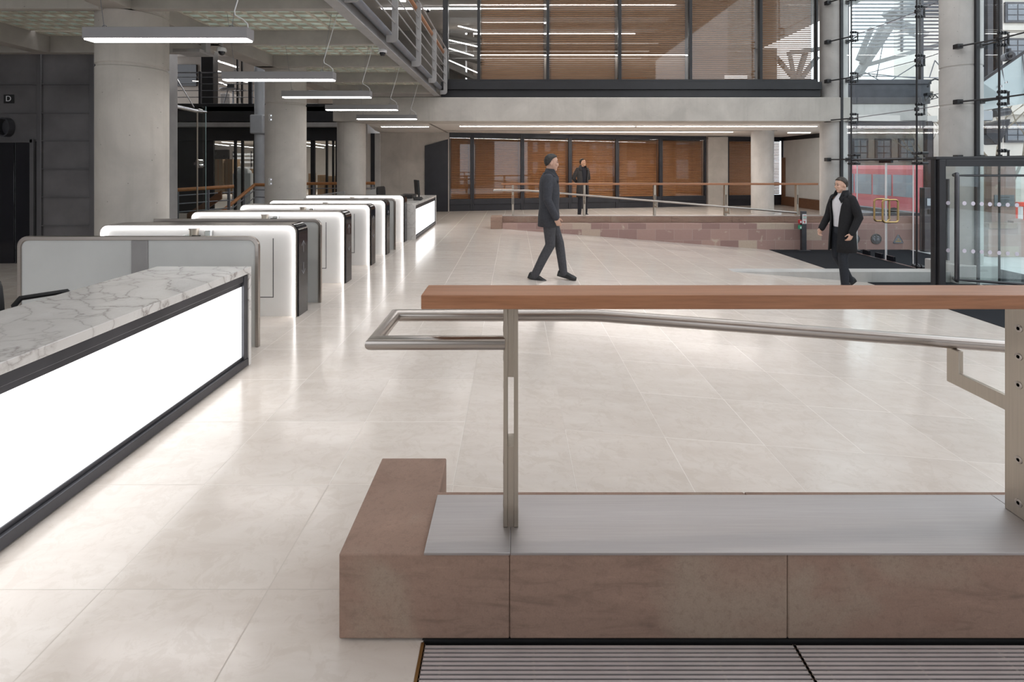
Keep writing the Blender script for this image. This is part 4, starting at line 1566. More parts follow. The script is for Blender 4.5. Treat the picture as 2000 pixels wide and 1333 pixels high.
# ================================================================ CEILING LIGHT LINES AND UPPER ROOM
for xs, y, l in (((898, 1240), 247, 'long light line in the white soffit, left half of the front row'), ((1244, 1595), 247, 'long light line in the white soffit, right half of the front row'), ((745, 837), 248, 'short light line in the white soffit at its left end')):
    Y = 985 * (2.64 - 1.55) / (323 - y)
    linear_light((xa(xs[0], Y), Y, 2.638), (xa(xs[1], Y), Y, 2.638), l, .05, 'led')
linear_light((1.2, 16.6, 2.638), (7.2, 16.6, 2.638), 'thin light line in the white soffit, back row above the lower windows', .04, 'led_soft')
linear_light((9.2, 16.9, 2.638), (9.9, 16.9, 2.638), 'short light line in the white soffit by the pale partition', .12, 'led')
for (a, b, y, l) in ((745, 1070, 17, 'bright light line on the upstairs ceiling behind the bridge handrail'), (780, 792, 2, 'tiny light line at the top of the frame above the bridge rail'), (942, 1066, 45, 'upstairs ceiling light line behind the leftmost bronze blind'), (895, 1240, 66, 'long upstairs ceiling light line across the middle blinds'),
                     (868, 1345, 108, 'lowest upstairs ceiling light line across the middle blinds')):
    Y = 985 * (5.77 - 1.55) / (323 - y)
    if Y > 18.2:
        Y = 18.2
    linear_light((xa(a, Y), Y, za(y, Y)), (xa(b, Y), Y, za(y, Y)), l, .09, 'led', 'upstairs light lines')
for i, (p, q, l) in enumerate((((875, 46), (932, 60), 'highest sloping light bar in the narrow upstairs window'), ((875, 78), (932, 91), 'second sloping light bar in the narrow upstairs window'), ((875, 94), (925, 109), 'third sloping light bar in the narrow upstairs window'),
                               ((875, 117), (932, 142), 'lowest sloping light bar in the narrow upstairs window'))):
    linear_light(at(p[0], p[1], 15.4), at(q[0], q[1], 15.4), l, .07, 'led', 'upstairs sloping light bars')  # tilted emissive bars across the narrow window bay
t = thing('stair_flight', 'grey concrete stair flights behind the narrow upstairs window', 'stair', (xa(905, 15.6), 15.6, 3.42))
for p, q in (((862, 66), (945, 84)), ((862, 100), (945, 122)), ((862, 125), (945, 162)), ((862, 38), (945, 44))):
    a, b = at(p[0], p[1], 15.6), at(q[0], q[1], 15.6)
    MB().bar(a, b, .5, .10).build('flight', 'concrete_dark', t)


# ================================================================ GLASS WALL
GX = 8.05
lv = [1.69, 2.66, 3.63, 4.60, 5.57, 6.54, 7.55]
bays = [(6.2, 8.29), (8.31, 8.79), (9.40, 9.99), (10.01, 11.93), (11.95, 12.44)]
for i, (a, b) in enumerate(bays):
    w = sempty('window_%d' % (18 + i), (GX, (a + b) / 2, ZL))
    mb = MB()
    zz = ([ZL + .01] if i != 3 else []) + lv
    for q in range(len(zz) - 1):
        mb.box(GX - .006, GX + .006, a + .004, b - .004, zz[q] + .004, zz[q + 1] - .004)
    mb.build('pane', 'glass', w, smooth=False)
mb = MB()
for (x, y) in ((GX, 12.405), (GX, 8.775)):
    mb.box(x - .035, x + .035, y - .03, y + .02, ZL if y > 10 else -.19, 7.6)
struct(mb.build('trim_8', 'dark_steel', bevel=.006))
MB().box(GX - .03, GX + .03, 10.0, 11.95, ZL, ZL + .012).build('trim_9', 'chrome')
struct(bpy.data.objects['trim_9'])
mb = MB()
mb.box(GX - .03, GX + .03, 9.98, 11.95, 1.655, 1.705)
struct(mb.build('trim_10', 'black', bevel=.004), 'black transom bar over the double glass doors', 'trim')

RX = 7.985
names = {8.30: 'nearest upright tension rod on the glass wall, at the right edge of the photo', 10.0: 'middle upright tension rod on the glass wall, right of the double glass doors', 11.94: 'farthest upright tension rod on the glass wall, by the far round column'}
for Y, lab in names.items():
    t = thing('tension_rod', lab, 'rod', (RX, Y, ZL), 'glass wall tension rods')
    MB().cyl((RX, Y, ZL), (RX, Y, 7.6), .016, 12).build('rod', 'dark_steel', t)
    for z in lv[:5] + [ZL + .06]:
        mb = MB()
        for dz in ((-.1, .1) if z > 0 else (.0,)):
            mb.cyl((RX - .03, Y, z + dz), (GX + .10, Y, z + dz), .014, 12)
            for xx in (RX - .012, GX - .035, GX + .02):
                mb.cyl((xx, Y, z + dz), (xx + .024, Y, z + dz), .031, 16)
            if z < 2 and Y > 9:
                for dy in (-.11, .11):
                    mb.cyl((GX - .06, Y + dy, z + dz), (GX + .06, Y + dy, z + dz), .029, 14)
                mb.box(RX - .02, RX + .02, Y - .11, Y + .11, z + dz - .012, z + dz + .012)
        if z > 0:
            mb.box(GX + .075, GX + .095, Y - .012, Y + .012, z - .1, z + .1)
            mb.box(RX - .03, RX + .03, Y - .025, Y + .025, z - .035, z + .035)
        mb.build('clamp', 'dark_steel', t)
order = ['lowest', 'second', 'third', 'fourth', 'fifth']
for i, z in enumerate(lv[:5]):
    t = thing('bracing_cable', '%s level from below of the bracing between the two round columns' % order[i], 'cable', (RX, 11, z), 'glass wall bracing')
    ax, ay = xa(1619, 12.44), 12.44
    MB().box(ax - .06, ax + .04, ay - .03, ay + .10, z - .045, z + .045).build('anchor', 'dark_steel', t, bevel=.005)
    MB().tube([(ax, ay - .02, z), (RX, 11.94, z)], .016, 10).build('strut', 'dark_steel', t)
    if i < 5:
        MB().tube([(RX, 11.94, z), (RX, 10.0, z), (7.9, 9.4, z)], .008, 8).build('cable', 'rail_grey', t)
    MB().box(8.17, 8.26, 12.40, 12.55, z - .045, z + .045).build('anchor', 'dark_steel', t, bevel=.005)
    MB().tube([(8.2, 12.42, z), (GX + .08, 11.94, z)], .014, 10).build('strut', 'dark_steel', t)
for i, z in enumerate(lv[:3]):
    t = thing('bracing_cable', '%s level from below of the bracing on the near round column, by the right edge' % order[i], 'cable', (RX, 8.3, z), 'glass wall bracing')
    ax, ay = xa(1872, 8.82), 8.82
    MB().box(ax - .05, ax + .05, ay - .04, ay + .06, z - .04, z + .04).build('anchor', 'dark_steel', t, bevel=.005)
    MB().tube([(ax, ay - .02, z), (RX, 8.30, z), (RX, 6.4, z)], [.016, .014, .010], 10).build('strut', 'dark_steel', t)
    MB().box(8.09, 8.17, 8.74, 8.86, z - .04, z + .04).build('anchor', 'dark_steel', t, bevel=.005)
    MB().tube([(8.13, 8.78, z), (GX + .08, 8.30, z)], .014, 10).build('strut', 'dark_steel', t)

# double glass doors
for i, (a, b, hy, lab) in enumerate(((10.925, 11.84, 11.04, 'left leaf of the frameless double glass doors'), (10.165, 10.905, 10.79, 'right leaf of the frameless double glass doors'))):
    d = sempty('door_%d' % (3 + i), (GX, (a + b) / 2, ZL + .015), lab, 'door')
    MB().box(GX - .006, GX + .006, a + .012, b - .012, ZL + .02, 1.64).build('pane', 'glass', d, smooth=False)
    mb = MB()
    mb.box(GX - .008, GX + .008, a, a + .012, ZL + .02, 1.64)
    mb.box(GX - .008, GX + .008, b - .012, b, ZL + .02, 1.64)
    mb.build('glass_edge', 'white_plastic', d, smooth=False)
    o = rrect(GX - .165, GX + .165, .33, .81, .06, 5, True)
    pts = [Vector((x, hy, z)) for x, z in o]
    pts = pts + [pts[0], pts[1]]
    MB().tube(pts[:-1] + [pts[0]], .019, 12).build('pull_handle', 'brass', d, ang=60)
    for py in ((11.55, 11.15) if i == 0 else (10.8,)):
        mb = MB()
        mb.box(GX - .025, GX + .025, py - .13, py + .07, ZL + .02, ZL + .13)
        mb.build('patch_fitting', 'black_gloss', d, bevel=.004)
    mb = MB()
    yy = 11.0 if i == 0 else 10.83
    mb.box(GX - .03, GX + .03, min(yy, yy) - .09, yy + .09, 1.60, 1.655)
    mb.build('patch_fitting', 'black_gloss', d, bevel=.004)

# dark framed revolving door screen
DY = 7.5
d = sempty('door_5', (7.1, DY, ZL), 'tall black framed glass door screen with a long vertical pull', 'door')
x0 = xa(1832, DY)
zt = za(312, DY)
mb = MB()
mb.box(x0, x0 + .095, DY - .03, DY + .12, ZL, zt)
mb.box(x0 - .03, x0, DY + .02, DY + .10, ZL, zt)
mb.box(x0 + .095, 7.9, DY - .03, DY + .12, zt - .10, zt)
mb.box(x0 - .03, 8.0, DY - .005, DY + .2, zt + .0005, zt + .045)
mb.box(7.9, 8.0, DY - .03, DY + .12, ZL, zt)
mb.box(x0 + .095, 7.9, DY - .03, DY + .12, ZL + .01, ZL + .09)
mb.build('door_frame', 'dark_steel', d, bevel=.006)
MB().box(x0 + .095, 7.9, DY + .03, DY + .042, ZL + .09, zt - .1).build('pane', 'glass_green', d, smooth=False)
mb = MB()
mb.box(x0 + .105, x0 + .135, DY - .04, DY - .03, ZL + .2, ZL + .26)
mb.build('lock_case', 'frame_grey', d)
hx = xa(1869, DY - .07)
MB().tube([(hx + .05, DY + .03, za(341, DY - .07) - .01), (hx + .012, DY - .05, za(341, DY - .07)), (hx, DY - .07, za(346, DY - .07)), (hx, DY - .07, za(543, DY - .07)), (hx + .012, DY - .05, za(548, DY - .07)), (hx + .05, DY + .03, za(547, DY - .07))], .030, 16).build('pull_handle', 'frame_grey', d, ang=60)
MB().tube([(hx + .05, DY - .02, za(343, DY)), (hx + .2, DY - .02, za(343, DY)), (7.95, DY - .02, za(343, DY))], [.010, .018, .018], 10).build('cross_rod', 'dark_steel', d)
MB().tube([(hx + .05, DY - .02, za(546, DY)), (hx + .2, DY - .03, za(547, DY)), (7.95, DY - .16, za(556, DY))], [.010, .020, .020], 10).build('cross_rod', 'dark_steel', d)
MB().tube([(hx + .06, DY + .16, za(350, DY + .1)), (hx + .06, DY + .16, za(510, DY + .1))], .024, 12).build('pull_handle', 'frame_grey', d)  # second pull set behind the pane, standing in for the handle's faint reflection
MB().box(7.26, 7.30, DY + .40, DY + .42, ZL + .02, zt - .06).build('leaf_edge', 'frame_grey', d)
MB().box(7.30, 7.95, DY + .405, DY + .415, ZL + .02, zt - .06).build('pane', 'glass_green', d, smooth=False)
for row, ys_ in ((397, 'upper'), (490, 'lower')):
    mb = MB()
    for i, p in enumerate((1855, 1887, 1904, 1921, 1937, 1955, 1972, 1990)):
        r = .031
        cx, cz = xa(p, DY), za(row + i * (1.0 if row > 450 else .6), DY)
        mb.prism_y([(cx + r * cos(a), cz + r * sin(a)) for a in [2 * pi * q / 20 for q in range(20)]], DY + .0275, DY + .0295)
    mb.build('dot_row', 'dot', d, smooth=False)

# ================================================================ POST WITH CALL POINTS
YP = 12.13
t = thing('call_point_post', 'dark grey post with red and green call points by the far sandstone wall', 'post', (xa(1570, YP), YP + .04, ZL))
xl, xr_ = xa(1566.5, YP), xa(1575.5, YP)
mb = MB()
mb.box(xl, xr_, YP, YP + .085, ZL + .009, za(413, YP))
po = mb.build('post', 'frame_grey', t, bevel=.005)
MB().box(xl - .08, xr_ + .09, YP - .03, YP + .11, ZL + .0092, ZL + .02).build('base_plate', 'frame_grey', t, bevel=.003)
sg = MB().box(xl + .006, xr_ - .002, YP - .003, YP - .0005, za(437.5, YP), za(418.5, YP)).build('notice', 'white_plastic', t, label='white notice with red and green lines')
mb = MB()
for py in (421.5, 428.5):
    mb.box(xl + .025, xr_ - .01, YP - .0045, YP - .0033, za(py, YP) - .005, za(py, YP) + .005)
cx, cz = (xl + xr_) / 2 + .004, za(434, YP)
mb.box(cx - .03, cx + .02, YP - .0045, YP - .0033, cz + .01, cz + .026)
mb.box(cx - .008, cx + .012, YP - .0045, YP - .0033, cz - .03, cz + .01)
mb.build('red_print', 'red_plastic', sg)
mb = MB()
for py in (423.7, 426.2):
    mb.box(xl + .025, xr_ - .01, YP - .0045, YP - .0033, za(py, YP) - .006, za(py, YP) + .006)
mb.build('green_print', 'green_plastic', sg)
for py, mt, nm in ((433.5, 'red_plastic', 'call_point'), (444.5, 'green_plastic', 'call_point')):
    z = za(py, YP)
    c = MB().box(xl - .055, xl - .001, YP + .005, YP + .08, z - .045, z + .045).build(nm, mt, t, bevel=.006, label='red call point' if mt[0] == 'r' else 'green call point')
    MB().box(xl - .045, xl - .012, YP - .0, YP + .004, z - .025, z + .018).build('window', 'white_plastic', c)

# ================================================================ OUTSIDE
mb = MB()
quad(mb, 8.05, 15, -8, 40, ZL - .004)
struct(mb.build('pavement', 'pavement', loc=(0, 0, 0), smooth=False), 'pale paving outside the glass wall', 'paving')
mb = MB()
quad(mb, 15, 60, -8, 90, -1.3)
quad(mb, -40, 60, -60, -8, -1.3)
quad(mb, -40, 8.05, -8, -4.2, -.5)
mb.poly([(15, -8, -1.3), (15, 40, -1.3), (15, 40, ZL - .004), (15, -8, ZL - .004)])
struct(mb.build('street', 'pavement', loc=(0, 0, 0), smooth=False), 'street beyond the paving', 'street')
YQ = 12.32
for cx_, lab in ((1668.5, 'round emblem plaque on the sandstone wall, half hidden by the man in black'), (1711, 'round dark emblem plaque on the red sandstone wall seen through the left glass door')):
    x, z = xa(cx_, YQ), za(467, YQ)
    t = thing('emblem_plaque', lab, 'plaque', (x, YQ, z - .13), 'wall emblems')
    r = .128
    MB().loft([[(x + q * cos(a), y, z + q * sin(a)) for a in [2 * pi * i / 40 for i in range(40)]] for q, y in ((r, YQ), (r, YQ - .014), (r - .012, YQ - .018), (r - .018, YQ - .010), (.01, YQ - .010))]).build('disc', 'bronze', t)
    mb = MB()
    for sx in (-1, 1):
        mb.ell((x + sx * .042, YQ - .012, z + .045), (.022, .010, .024), seg=12, rings=8)
        mb.ell((x + sx * .045, YQ - .012, z - .02), (.030, .009, .05), seg=12, rings=8)
        mb.ell((x + sx * .085, YQ - .012, z + .01), (.012, .008, .05), seg=10, rings=6)
    mb.box(x - .006, x + .006, YQ - .018, YQ - .009, z - .10, z + .10)
    mb.build('relief', 'plaque', t)
x, z = xa(1754, YQ), za(468, YQ)
t = thing('emblem_plaque', 'triangular plaque with gold marks on the red sandstone wall', 'plaque', (x, YQ, z - .11), 'wall emblems')


def rtri(s, r, n=5):
    c = [Vector((0, s * .66)), Vector((-s * .68, -s * .50)), Vector((s * .68, -s * .50))]
    out = []
    for i, p in enumerate(c):
        a0 = {0: radians(20), 1: radians(140), 2: radians(265)}[i]
        for k in range(n + 1):
            a = a0 + radians(125) * k / n
            out.append((p.x + r * cos(a), p.y + r * sin(a)))
    return out


MB().loft([[(x + a, y, z + b) for a, b in rtri(s, .022)] for s, y in ((.15, YQ), (.15, YQ - .012), (.138, YQ - .017), (.13, YQ - .010))]).build('plate', 'plaque', t)
mb = MB()
mb.box(x - .022, x + .022, YQ - .013, YQ - .0105, z + .0, z + .018)
for k in range(5):
    mb.box(x - .065 + k * .027, x - .047 + k * .027, YQ - .013, YQ - .0105, z - .06 + .006 * (k % 2), z - .035 + .004 * (k % 3))
mb.build('gold_marks', 'gold', t)

t = thing('stone_pillar', 'red sandstone pillar outside with a grey plaque, seen through the door screen', 'pillar', (11.1, 11.8, ZL))
Yp_ = 11.5
xs = [xa(p, Yp_) for p in (1921, 1937, 1984, 1995)]
MB().box(xs[1], xs[2], Yp_, Yp_ + .8, ZL, 1.62).build('shaft', 'masonry', t, bevel=.01)
MB().box(xs[0], xs[1], Yp_ + .15, Yp_ + .8, ZL, 1.62).build('side_shaft', 'sandstone', t, bevel=.01)
mb = MB()
mb.prism_y([(xs[0] - .02, ZL), (xs[0] - .02, .22), (xs[1] + .36, .22), (xs[1] + .36, .30), (xs[3] - .1, .34), (xs[3], .18), (xs[3], ZL)], Yp_ - .14, Yp_ + .9)
mb.build('plinth', 'masonry', t, bevel=.01)
MB().box(xs[0] - .03, xs[1] + .42, Yp_ - .17, Yp_ + .0, .12, .25).build('ledge', 'sandstone', t, bevel=.01)
pl = MB().box(xa(1941, Yp_), xa(1980, Yp_), Yp_ - .02, Yp_, za(403, Yp_), za(381, Yp_)).build('plaque', 'plaque', t, bevel=.004, label='grey metal plaque with lines of small lettering')
mb = MB()
for i, w in enumerate((.22, .0, .16, .2, .18, .24, .2)):
    if w:
        xc, zc = xa(1960.5, Yp_), za(385.5 + i * 2.3, Yp_)
        for q in range(int(w / .02)):
            mb.box(xc - w / 2 + q * .021, xc - w / 2 + q * .021 + rnd.uniform(.010, .017), Yp_ - .0215, Yp_ - .0205, zc - .007, zc + .006)
mb.build('lettering', 'dark_steel', pl)

t = thing('entry_post', 'tall grey steel post on the paving outside, beside the sandstone wall', 'post', (xa(1813, 12.0), 12.0, ZL))
MB().box(xa(1806, 12.0), xa(1821, 12.0), 12.0, 12.16, ZL, za(367, 12)).build('post', 'frame_grey', t, bevel=.01)
MB().box(xa(1810, 12.0), xa(1820, 12.0), 11.985, 12.0, za(402, 12), za(388, 12)).build('panel', 'pipe_grey', t, bevel=.003)
MB().box(xa(1812, 12.0), xa(1818, 12.0), 11.97, 12.0, za(418, 12), za(409, 12)).build('reader', 'black', t, bevel=.004)

t = thing('road_barrier', 'red and orange plastic road barrier outside at the right edge', 'barrier', (14.2, 13.8, ZL))
mb = MB()
x0, x1 = xa(1984, 13.8), xa(2030, 13.8)
zt = za(395, 13.8)
for a, b, c, d_ in ((x0, x1, zt - .12, zt), (x0, x1, ZL + .08, ZL + .38), (x0, x1, zt - .58, zt - .48), (x0, x0 + .07, ZL, zt), (x0 + .24, x0 + .31, ZL, zt), (x0 + .5, x0 + .57, ZL, zt)):
    mb.box(a, b, 13.8, 13.9, c, d_)
mb.build('panel', 'barrier', t, bevel=.015)
MB().box(x0 - .02, x0 + .25, 13.7, 14.0, ZL, ZL + .08).build('foot', 'black', t, bevel=.01)
for k in range(3):
    MB().box(x0 + .075 + .0 + k * .26, x0 + .235 + k * .26, 13.83, 13.87, zt - .47, zt - .13).build('reflector', 'white_plastic', t)

# bus
t = thing('bus', 'red bus with grey windows in the street behind the double glass doors', 'bus', (18.3, 26, -1.3))
X0, X1, B0, B1, zb_, zt_ = 17.2, 19.6, 21.2, 31.0, -1.0, 1.55
mb = MB()
prof = [(X0, zb_), (X0, zt_ - .18), (X0 + .15, zt_), (X1 - .15, zt_), (X1, zt_ - .18), (X1, zb_)]
mb.loft([[(x, B0, z) for x, z in prof], [(x, B1, z) for x, z in prof]])
bd = mb.build('body', 'bus_red', t, bevel=.05)
for k in range(7):
    MB().box(X0 - .012, X0 + .01, B0 + .5 + k * 1.28, B0 + 1.68 + k * 1.28, .15, 1.12).build('window', 'plaque', bd, smooth=False)
MB().box(X0 + .25, X1 - .25, B0 - .012, B0 + .01, .05, 1.2).build('windscreen', 'plaque', bd, smooth=False)
MB().box(X0 - .015, X0 + .01, B0 + .3, B1 - .3, -.95, -.45).build('skirt', 'rail_grey', bd)
for yy in (B0 + 1.6, B1 - 2.0):
    for xx in (X0 - .02, X1 - .25):
        MB().cyl((xx, yy, -.83), (xx + .27, yy, -.83), .47, 24).build('wheel', 'black', t)


def building(X, Y, w, dpt, top, mat, label, rows, nx, ww, wh):
    t = thing('building', label, 'building', (X + w / 2, Y + dpt / 2, -1.3), 'buildings across the street')
    MB().box(X, X + w, Y, Y + dpt, -1.3, top).build('wall', mat, t, smooth=False)
    for z in rows:
        MB().box(X - .15, X + w + .15, Y - .25, Y, z + wh + .5, z + wh + .75).build('string_course', mat, t, smooth=False)
        for i in range(nx):
            xc = X + w * (i + .5) / nx
            f = MB().box(xc - ww / 2 - .09, xc + ww / 2 + .09, Y - .10, Y - .001, z - .09, z + wh + .09).build('window', 'frame_grey', t, smooth=False)
            mb = MB()
            for a in range(2):
                for b in range(3):
                    mb.box(xc - ww / 2 + a * ww / 2 + .03, xc - ww / 2 + (a + 1) * ww / 2 - .03, Y - .115, Y - .101, z + b * wh / 3 + .03, z + (b + 1) * wh / 3 - .03)
            mb.build('pane', 'plaque', f, smooth=False)
    return t


building(25.6, 28, 9, 6, 13, 'stone_pale', 'pale stone building with gridded windows across the street, top right', (2.9, 7.55, 9.55), 6, 1.15, .95)
building(20.5, 31, 4.3, 5, 3.9, 'taupe_wall', 'brown building across the street behind the corner glass', (1.9,), 3, .8, 1.2)

t = thing('building', 'long dark brick terrace along the street, out of view, added for the lower windows to mirror', 'building', (30, -6, -1.3), 'buildings across the street')
MB().box(29, 36, -40, 18, -1.3, 9).build('wall', 'brick', t, smooth=False)  # unseen block added so the lower windows reflect something dark
for i in range(14):
    for z in (.2, 3.6, 6.4):
        MB().box(28.95, 29.0, -38 + i * 4, -36.4 + i * 4, z, z + 1.9).build('window', 'pipe_grey', t, smooth=False)

# canopy outside, with its bracket and lamp
t = thing('glass_canopy', 'pale blue canopy panel outside at the upper right', 'canopy', tuple(at(1960, 170, 11.4)))
cs = [at(1919, 162, 11.0), at(2040, 74, 10.4), at(2040, 196, 12.2), at(1985, 205, 12.4), at(1919, 216, 12.6)]
up = Vector((0, .02, .05))
mb = MB()
mb.loft([cs, [c + up for c in cs]])
mb.build('panel', 'canopy', t, smooth=False)
MB().tube([cs[0] + Vector((-.1, 0, -.02)), cs[1]], .035, 10).build('edge_tube', 'frame_grey', t)
mb = MB()
for a, b in ((.33, .4), (.66, .72)):
    p = cs[0].lerp(cs[1], a)
    q = cs[4].lerp(cs[2], b)
    mb.bar(p - up * .1, q - up * .1, .018, .02)
mb.build('joint', 'rail_grey', t)
for px_, py_ in ((1963, 163), (1952, 171)):
    p = at(px_, py_, 11.35)
    MB().cyl(p, p + Vector((0, 0, .05)), .045, 14).build('downlight', 'chrome', t)
t = thing('canopy_bracket', 'dark grey tapered steel bracket under the pale canopy outside', 'bracket', tuple(at(1945, 260, 12)))
mb = MB()
mb.prism_y([(p.x, p.z) for p in (at(1919, 244, 12), at(1966, 233, 12), at(1962, 252, 12), at(1944, 283, 12), at(1938, 283, 12), at(1919, 264, 12))], 11.9, 12.2)
mb.build('arm', 'frame_grey', t, bevel=.01)
MB().cyl(at(1941, 222, 12.1), at(1969, 218, 12.1), .09, 20).build('barrel', 'frame_grey', t)
MB().box(xa(1919, 12), xa(1940, 12), 12.0, 12.25, za(236, 12), za(216, 12)).build('box', 'pipe_grey', t, bevel=.02)
t = thing('floodlight', 'round dark floodlight on the edge of the canopy outside', 'lamp', tuple(at(1978, 114, 10.6)))
p = at(1974, 108, 10.5)
MB().cyl(p, p + Vector((.12, .25, .0)), .085, 20).build('housing', 'frame_grey', t, bevel=.01)
MB().ell(p - Vector((0, .005, 0)), (.055, .01, .055)).build('lens', 'black_gloss', t)
MB().box(p.x + .02, p.x + .06, p.y + .05, p.y + .12, p.z + .05, p.z + .16).build('yoke', 'frame_grey', t)
t = thing('steel_column', 'dark round steel column outside, just right of the near glass wall column', 'column', (xa(1948, 12.8), 12.8, 2.9))
MB().cyl((xa(1948, 12.8), 12.8, 2.95), (xa(1948, 12.8), 12.8, 7.5), .10, 20).build('shaft', 'dark_steel', t)
MB().box(xa(1922, 12.8), xa(1933, 12.8), 12.7, 12.9, 2.95, 7.5).build('fin', 'frame_grey', t, bevel=.01)

# struts and louvres of the neighbouring roof
YT = 14.6
t = thing('roof_truss', 'fan of grey steel roof struts outside, seen through the upper corner glass', 'truss', tuple(at(1700, 140, YT)))
for a, b, w in (((1672, 150), (1745, 42), .30), ((1690, 128), (1840, 86), .13), ((1683, 125), (1722, 52), .12), ((1676, 118), (1702, 55), .10), ((1742, 48), (1800, -12), .30), ((1735, 40), (1845, -6), .12), ((1738, 38), (1804, 70), .34),
                ((1752, 34), (1735, 22), .5)):
    MB().bar(at(a[0], a[1], YT), at(b[0], b[1], YT), .12, w, (0, 1, 0)).xf(Matrix.Identity(4)).build('strut', 'bridge_grey', t)
for a, b in (((1676, 134), (1716, 156)), ((1712, 152), (1726, 78)), ((1742, 156), (1797, 121)), ((1676, 148), (1832, 152)), ((1676, 142), (1800, 154)), ((1815, 152), (1826, 118)), ((1826, 118), (1836, 130))):
    MB().tube([at(a[0], a[1], YT), at(b[0], b[1], YT)], .014, 8).build('tie', 'rail_grey', t)
t = thing('roof_truss', 'fan of roof struts outside, seen through the rightmost bronze blind', 'truss', tuple(at(1554, 157, YT)))
for a, b, w in (((1556, 160), (1516, 112), .10), ((1553, 160), (1543, 110), .07), ((1554, 160), (1573, 104), .16), ((1560, 160), (1596, 112), .14), ((1540, 104), (1600, 96), .2)):
    MB().bar(at(a[0], a[1], YT), at(b[0], b[1], YT), .1, w, (0, 1, 0)).build('strut', 'bridge_grey', t)
t = thing('louvre_screen', 'blue-grey louvre screen in the upper corner glass, above the roof struts', 'screen', tuple(at(1748, 95, 13.6)))
mb = MB()
for k in range(15):
    y = 92 - k * 7
    a, b = at(1664, y, 13.6), at(1765 if y > 30 else 1850, y, 13.6)
    mb.bar(a, b, .09, .022)
mb.build('slats', 'rail_grey', t, smooth=False)
mb = MB()
for k in range(14):
    a, b = at(1755, 97 - k * 7, 13.75), at(1850, 97 - k * 7, 13.75)
    mb.bar(a, b, .09, .020)
mb.build('slats', 'rail_grey', t, smooth=False)
MB().box(xa(1764, 13.6), xa(1767, 13.6), 13.65, 13.7, za(100, 13.6), 6.2).build('stile', 'frame_grey', t)
tag(MB().tube([at(1812, 170, 12.3), at(1818, 158, 12.3), at(1826, 154, 12.3), at(1834, 156, 12.3)], .02, 8).build('cable', 'dark_steel'), 'short dark bent cable outside beside the near glass wall column', 'cable')
t = thing('light_truss', 'small dark lattice lighting bracket outside under the steel band', 'bracket', tuple(at(1815, 195, 12.4)))
mb = MB()
for a, b in (((1806, 188), (1834, 183)), ((1808, 198), (1834, 190)), ((1806, 188), (1808, 198)), ((1808, 197), (1816, 187)), ((1816, 187), (1820, 194)), ((1820, 194), (1826, 185)), ((1826, 185), (1832, 191))):
    mb.tube([at(a[0], a[1], 12.35), at(b[0], b[1], 12.35)], .011, 6)
mb.build('lattice', 'dark_steel', t)
MB().box(xa(1808, 12.35), xa(1818, 12.35), 12.3, 12.42, za(187, 12.35), za(182, 12.35)).build('box', 'dark_steel', t)


# bare street tree
def tree(p, h, label, seed):
    r = random.Random(seed)
    t = thing('bare_tree', label, 'tree', p, 'bare street trees')
    mb = MB()

    def grow(a, d, L, rad, lev):
        pts = [a]
        q = a
        for k in range(3):
            d = (d + Vector((r.uniform(-.2, .2), r.uniform(-.2, .2), r.uniform(-.05, .15)))).normalized()
            q = q + d * L / 3
            pts.append(q)
        mb.tube(pts, [rad, rad * .88, rad * .76, rad * .62], 6)
        if lev < 4:
            for k in range(3 if lev else 4):
                dd = (d + Vector((r.uniform(-1, 1), r.uniform(-1, 1), r.uniform(-.1, .6))) * .8).normalized()
                grow(pts[r.choice((2, 3))], dd, L * r.uniform(.55, .75), rad * .55, lev + 1)
    grow(Vector(p), Vector((0, 0, 1)), h * .36, h * .018, 0)
    mb.build('branches', 'bark', t)


tree((20.3, 20.5, -1.3), 7.0, 'bare branching tree in the street at the right edge', 3)
tree((23.5, 27.0, -1.3), 7.5, 'bare tree in the street behind the near round column', 8)

# ================================================================ PEOPLE
def limb(mb, pts, rad, seg=12):
    pts = [Vector(p) for p in pts]
    mb.tube(pts, list(rad), seg)
    for p, q in zip(pts, rad):
        mb.ell(p, (q, q, q), seg=12, rings=8)


def hand(mb, wrist, d, n, side, curl=.35):
    """d: along the hand, n: palm normal (palm faces n), side: +1 thumb towards d x n"""
    w = Vector(wrist)
    d = Vector(d).normalized()
    n = Vector(n)
    n = (n - d * n.dot(d)).normalized()
    s = d.cross(n).normalized() * side
    R3 = Matrix((d, s, n)).transposed()
    mb.ell(w + d * .045, (.055, .040, .017), R3, 12, 8)
    for k, L in enumerate((.070, .078, .073, .058)):
        b = w + d * .080 + s * (.030 - .019 * k)
        p = [b]
        a = .0
        for seg in (.45, .32, .23):
            a += curl * (1 + .15 * k)
            p.append(p[-1] + (d * cos(a) + n * sin(a)) * L * seg)
        limb(mb, p, (.0092, .0085, .008, .007), 8)
    b = w + d * .022 + s * .030
    limb(mb, [b, b + (d * .6 + s * .7 + n * .2) * .034, b + (d * .95 + s * .6 + n * .45) * .058], (.0115, .0100, .008), 8)


def remesh(o, vox, sm=3):
    r = o.modifiers.new('union', 'REMESH')
    r.mode = 'VOXEL'
    r.voxel_size = vox
    r.use_smooth_shade = True
    s = o.modifiers.new('soften', 'SMOOTH')
    s.iterations = sm
    s.factor = .5


def shell(rings, gap, n=26):
    """open coat body: rings of (z, cx, rx, ry, gap half-angle)"""
    out = []
    for z, cx, rx, ry, g in rings:
        out.append([(cx + rx * cos(a), ry * sin(a), z) for a in [g + (2 * pi - 2 * g) * i / n for i in range(n + 1)]])
    return out


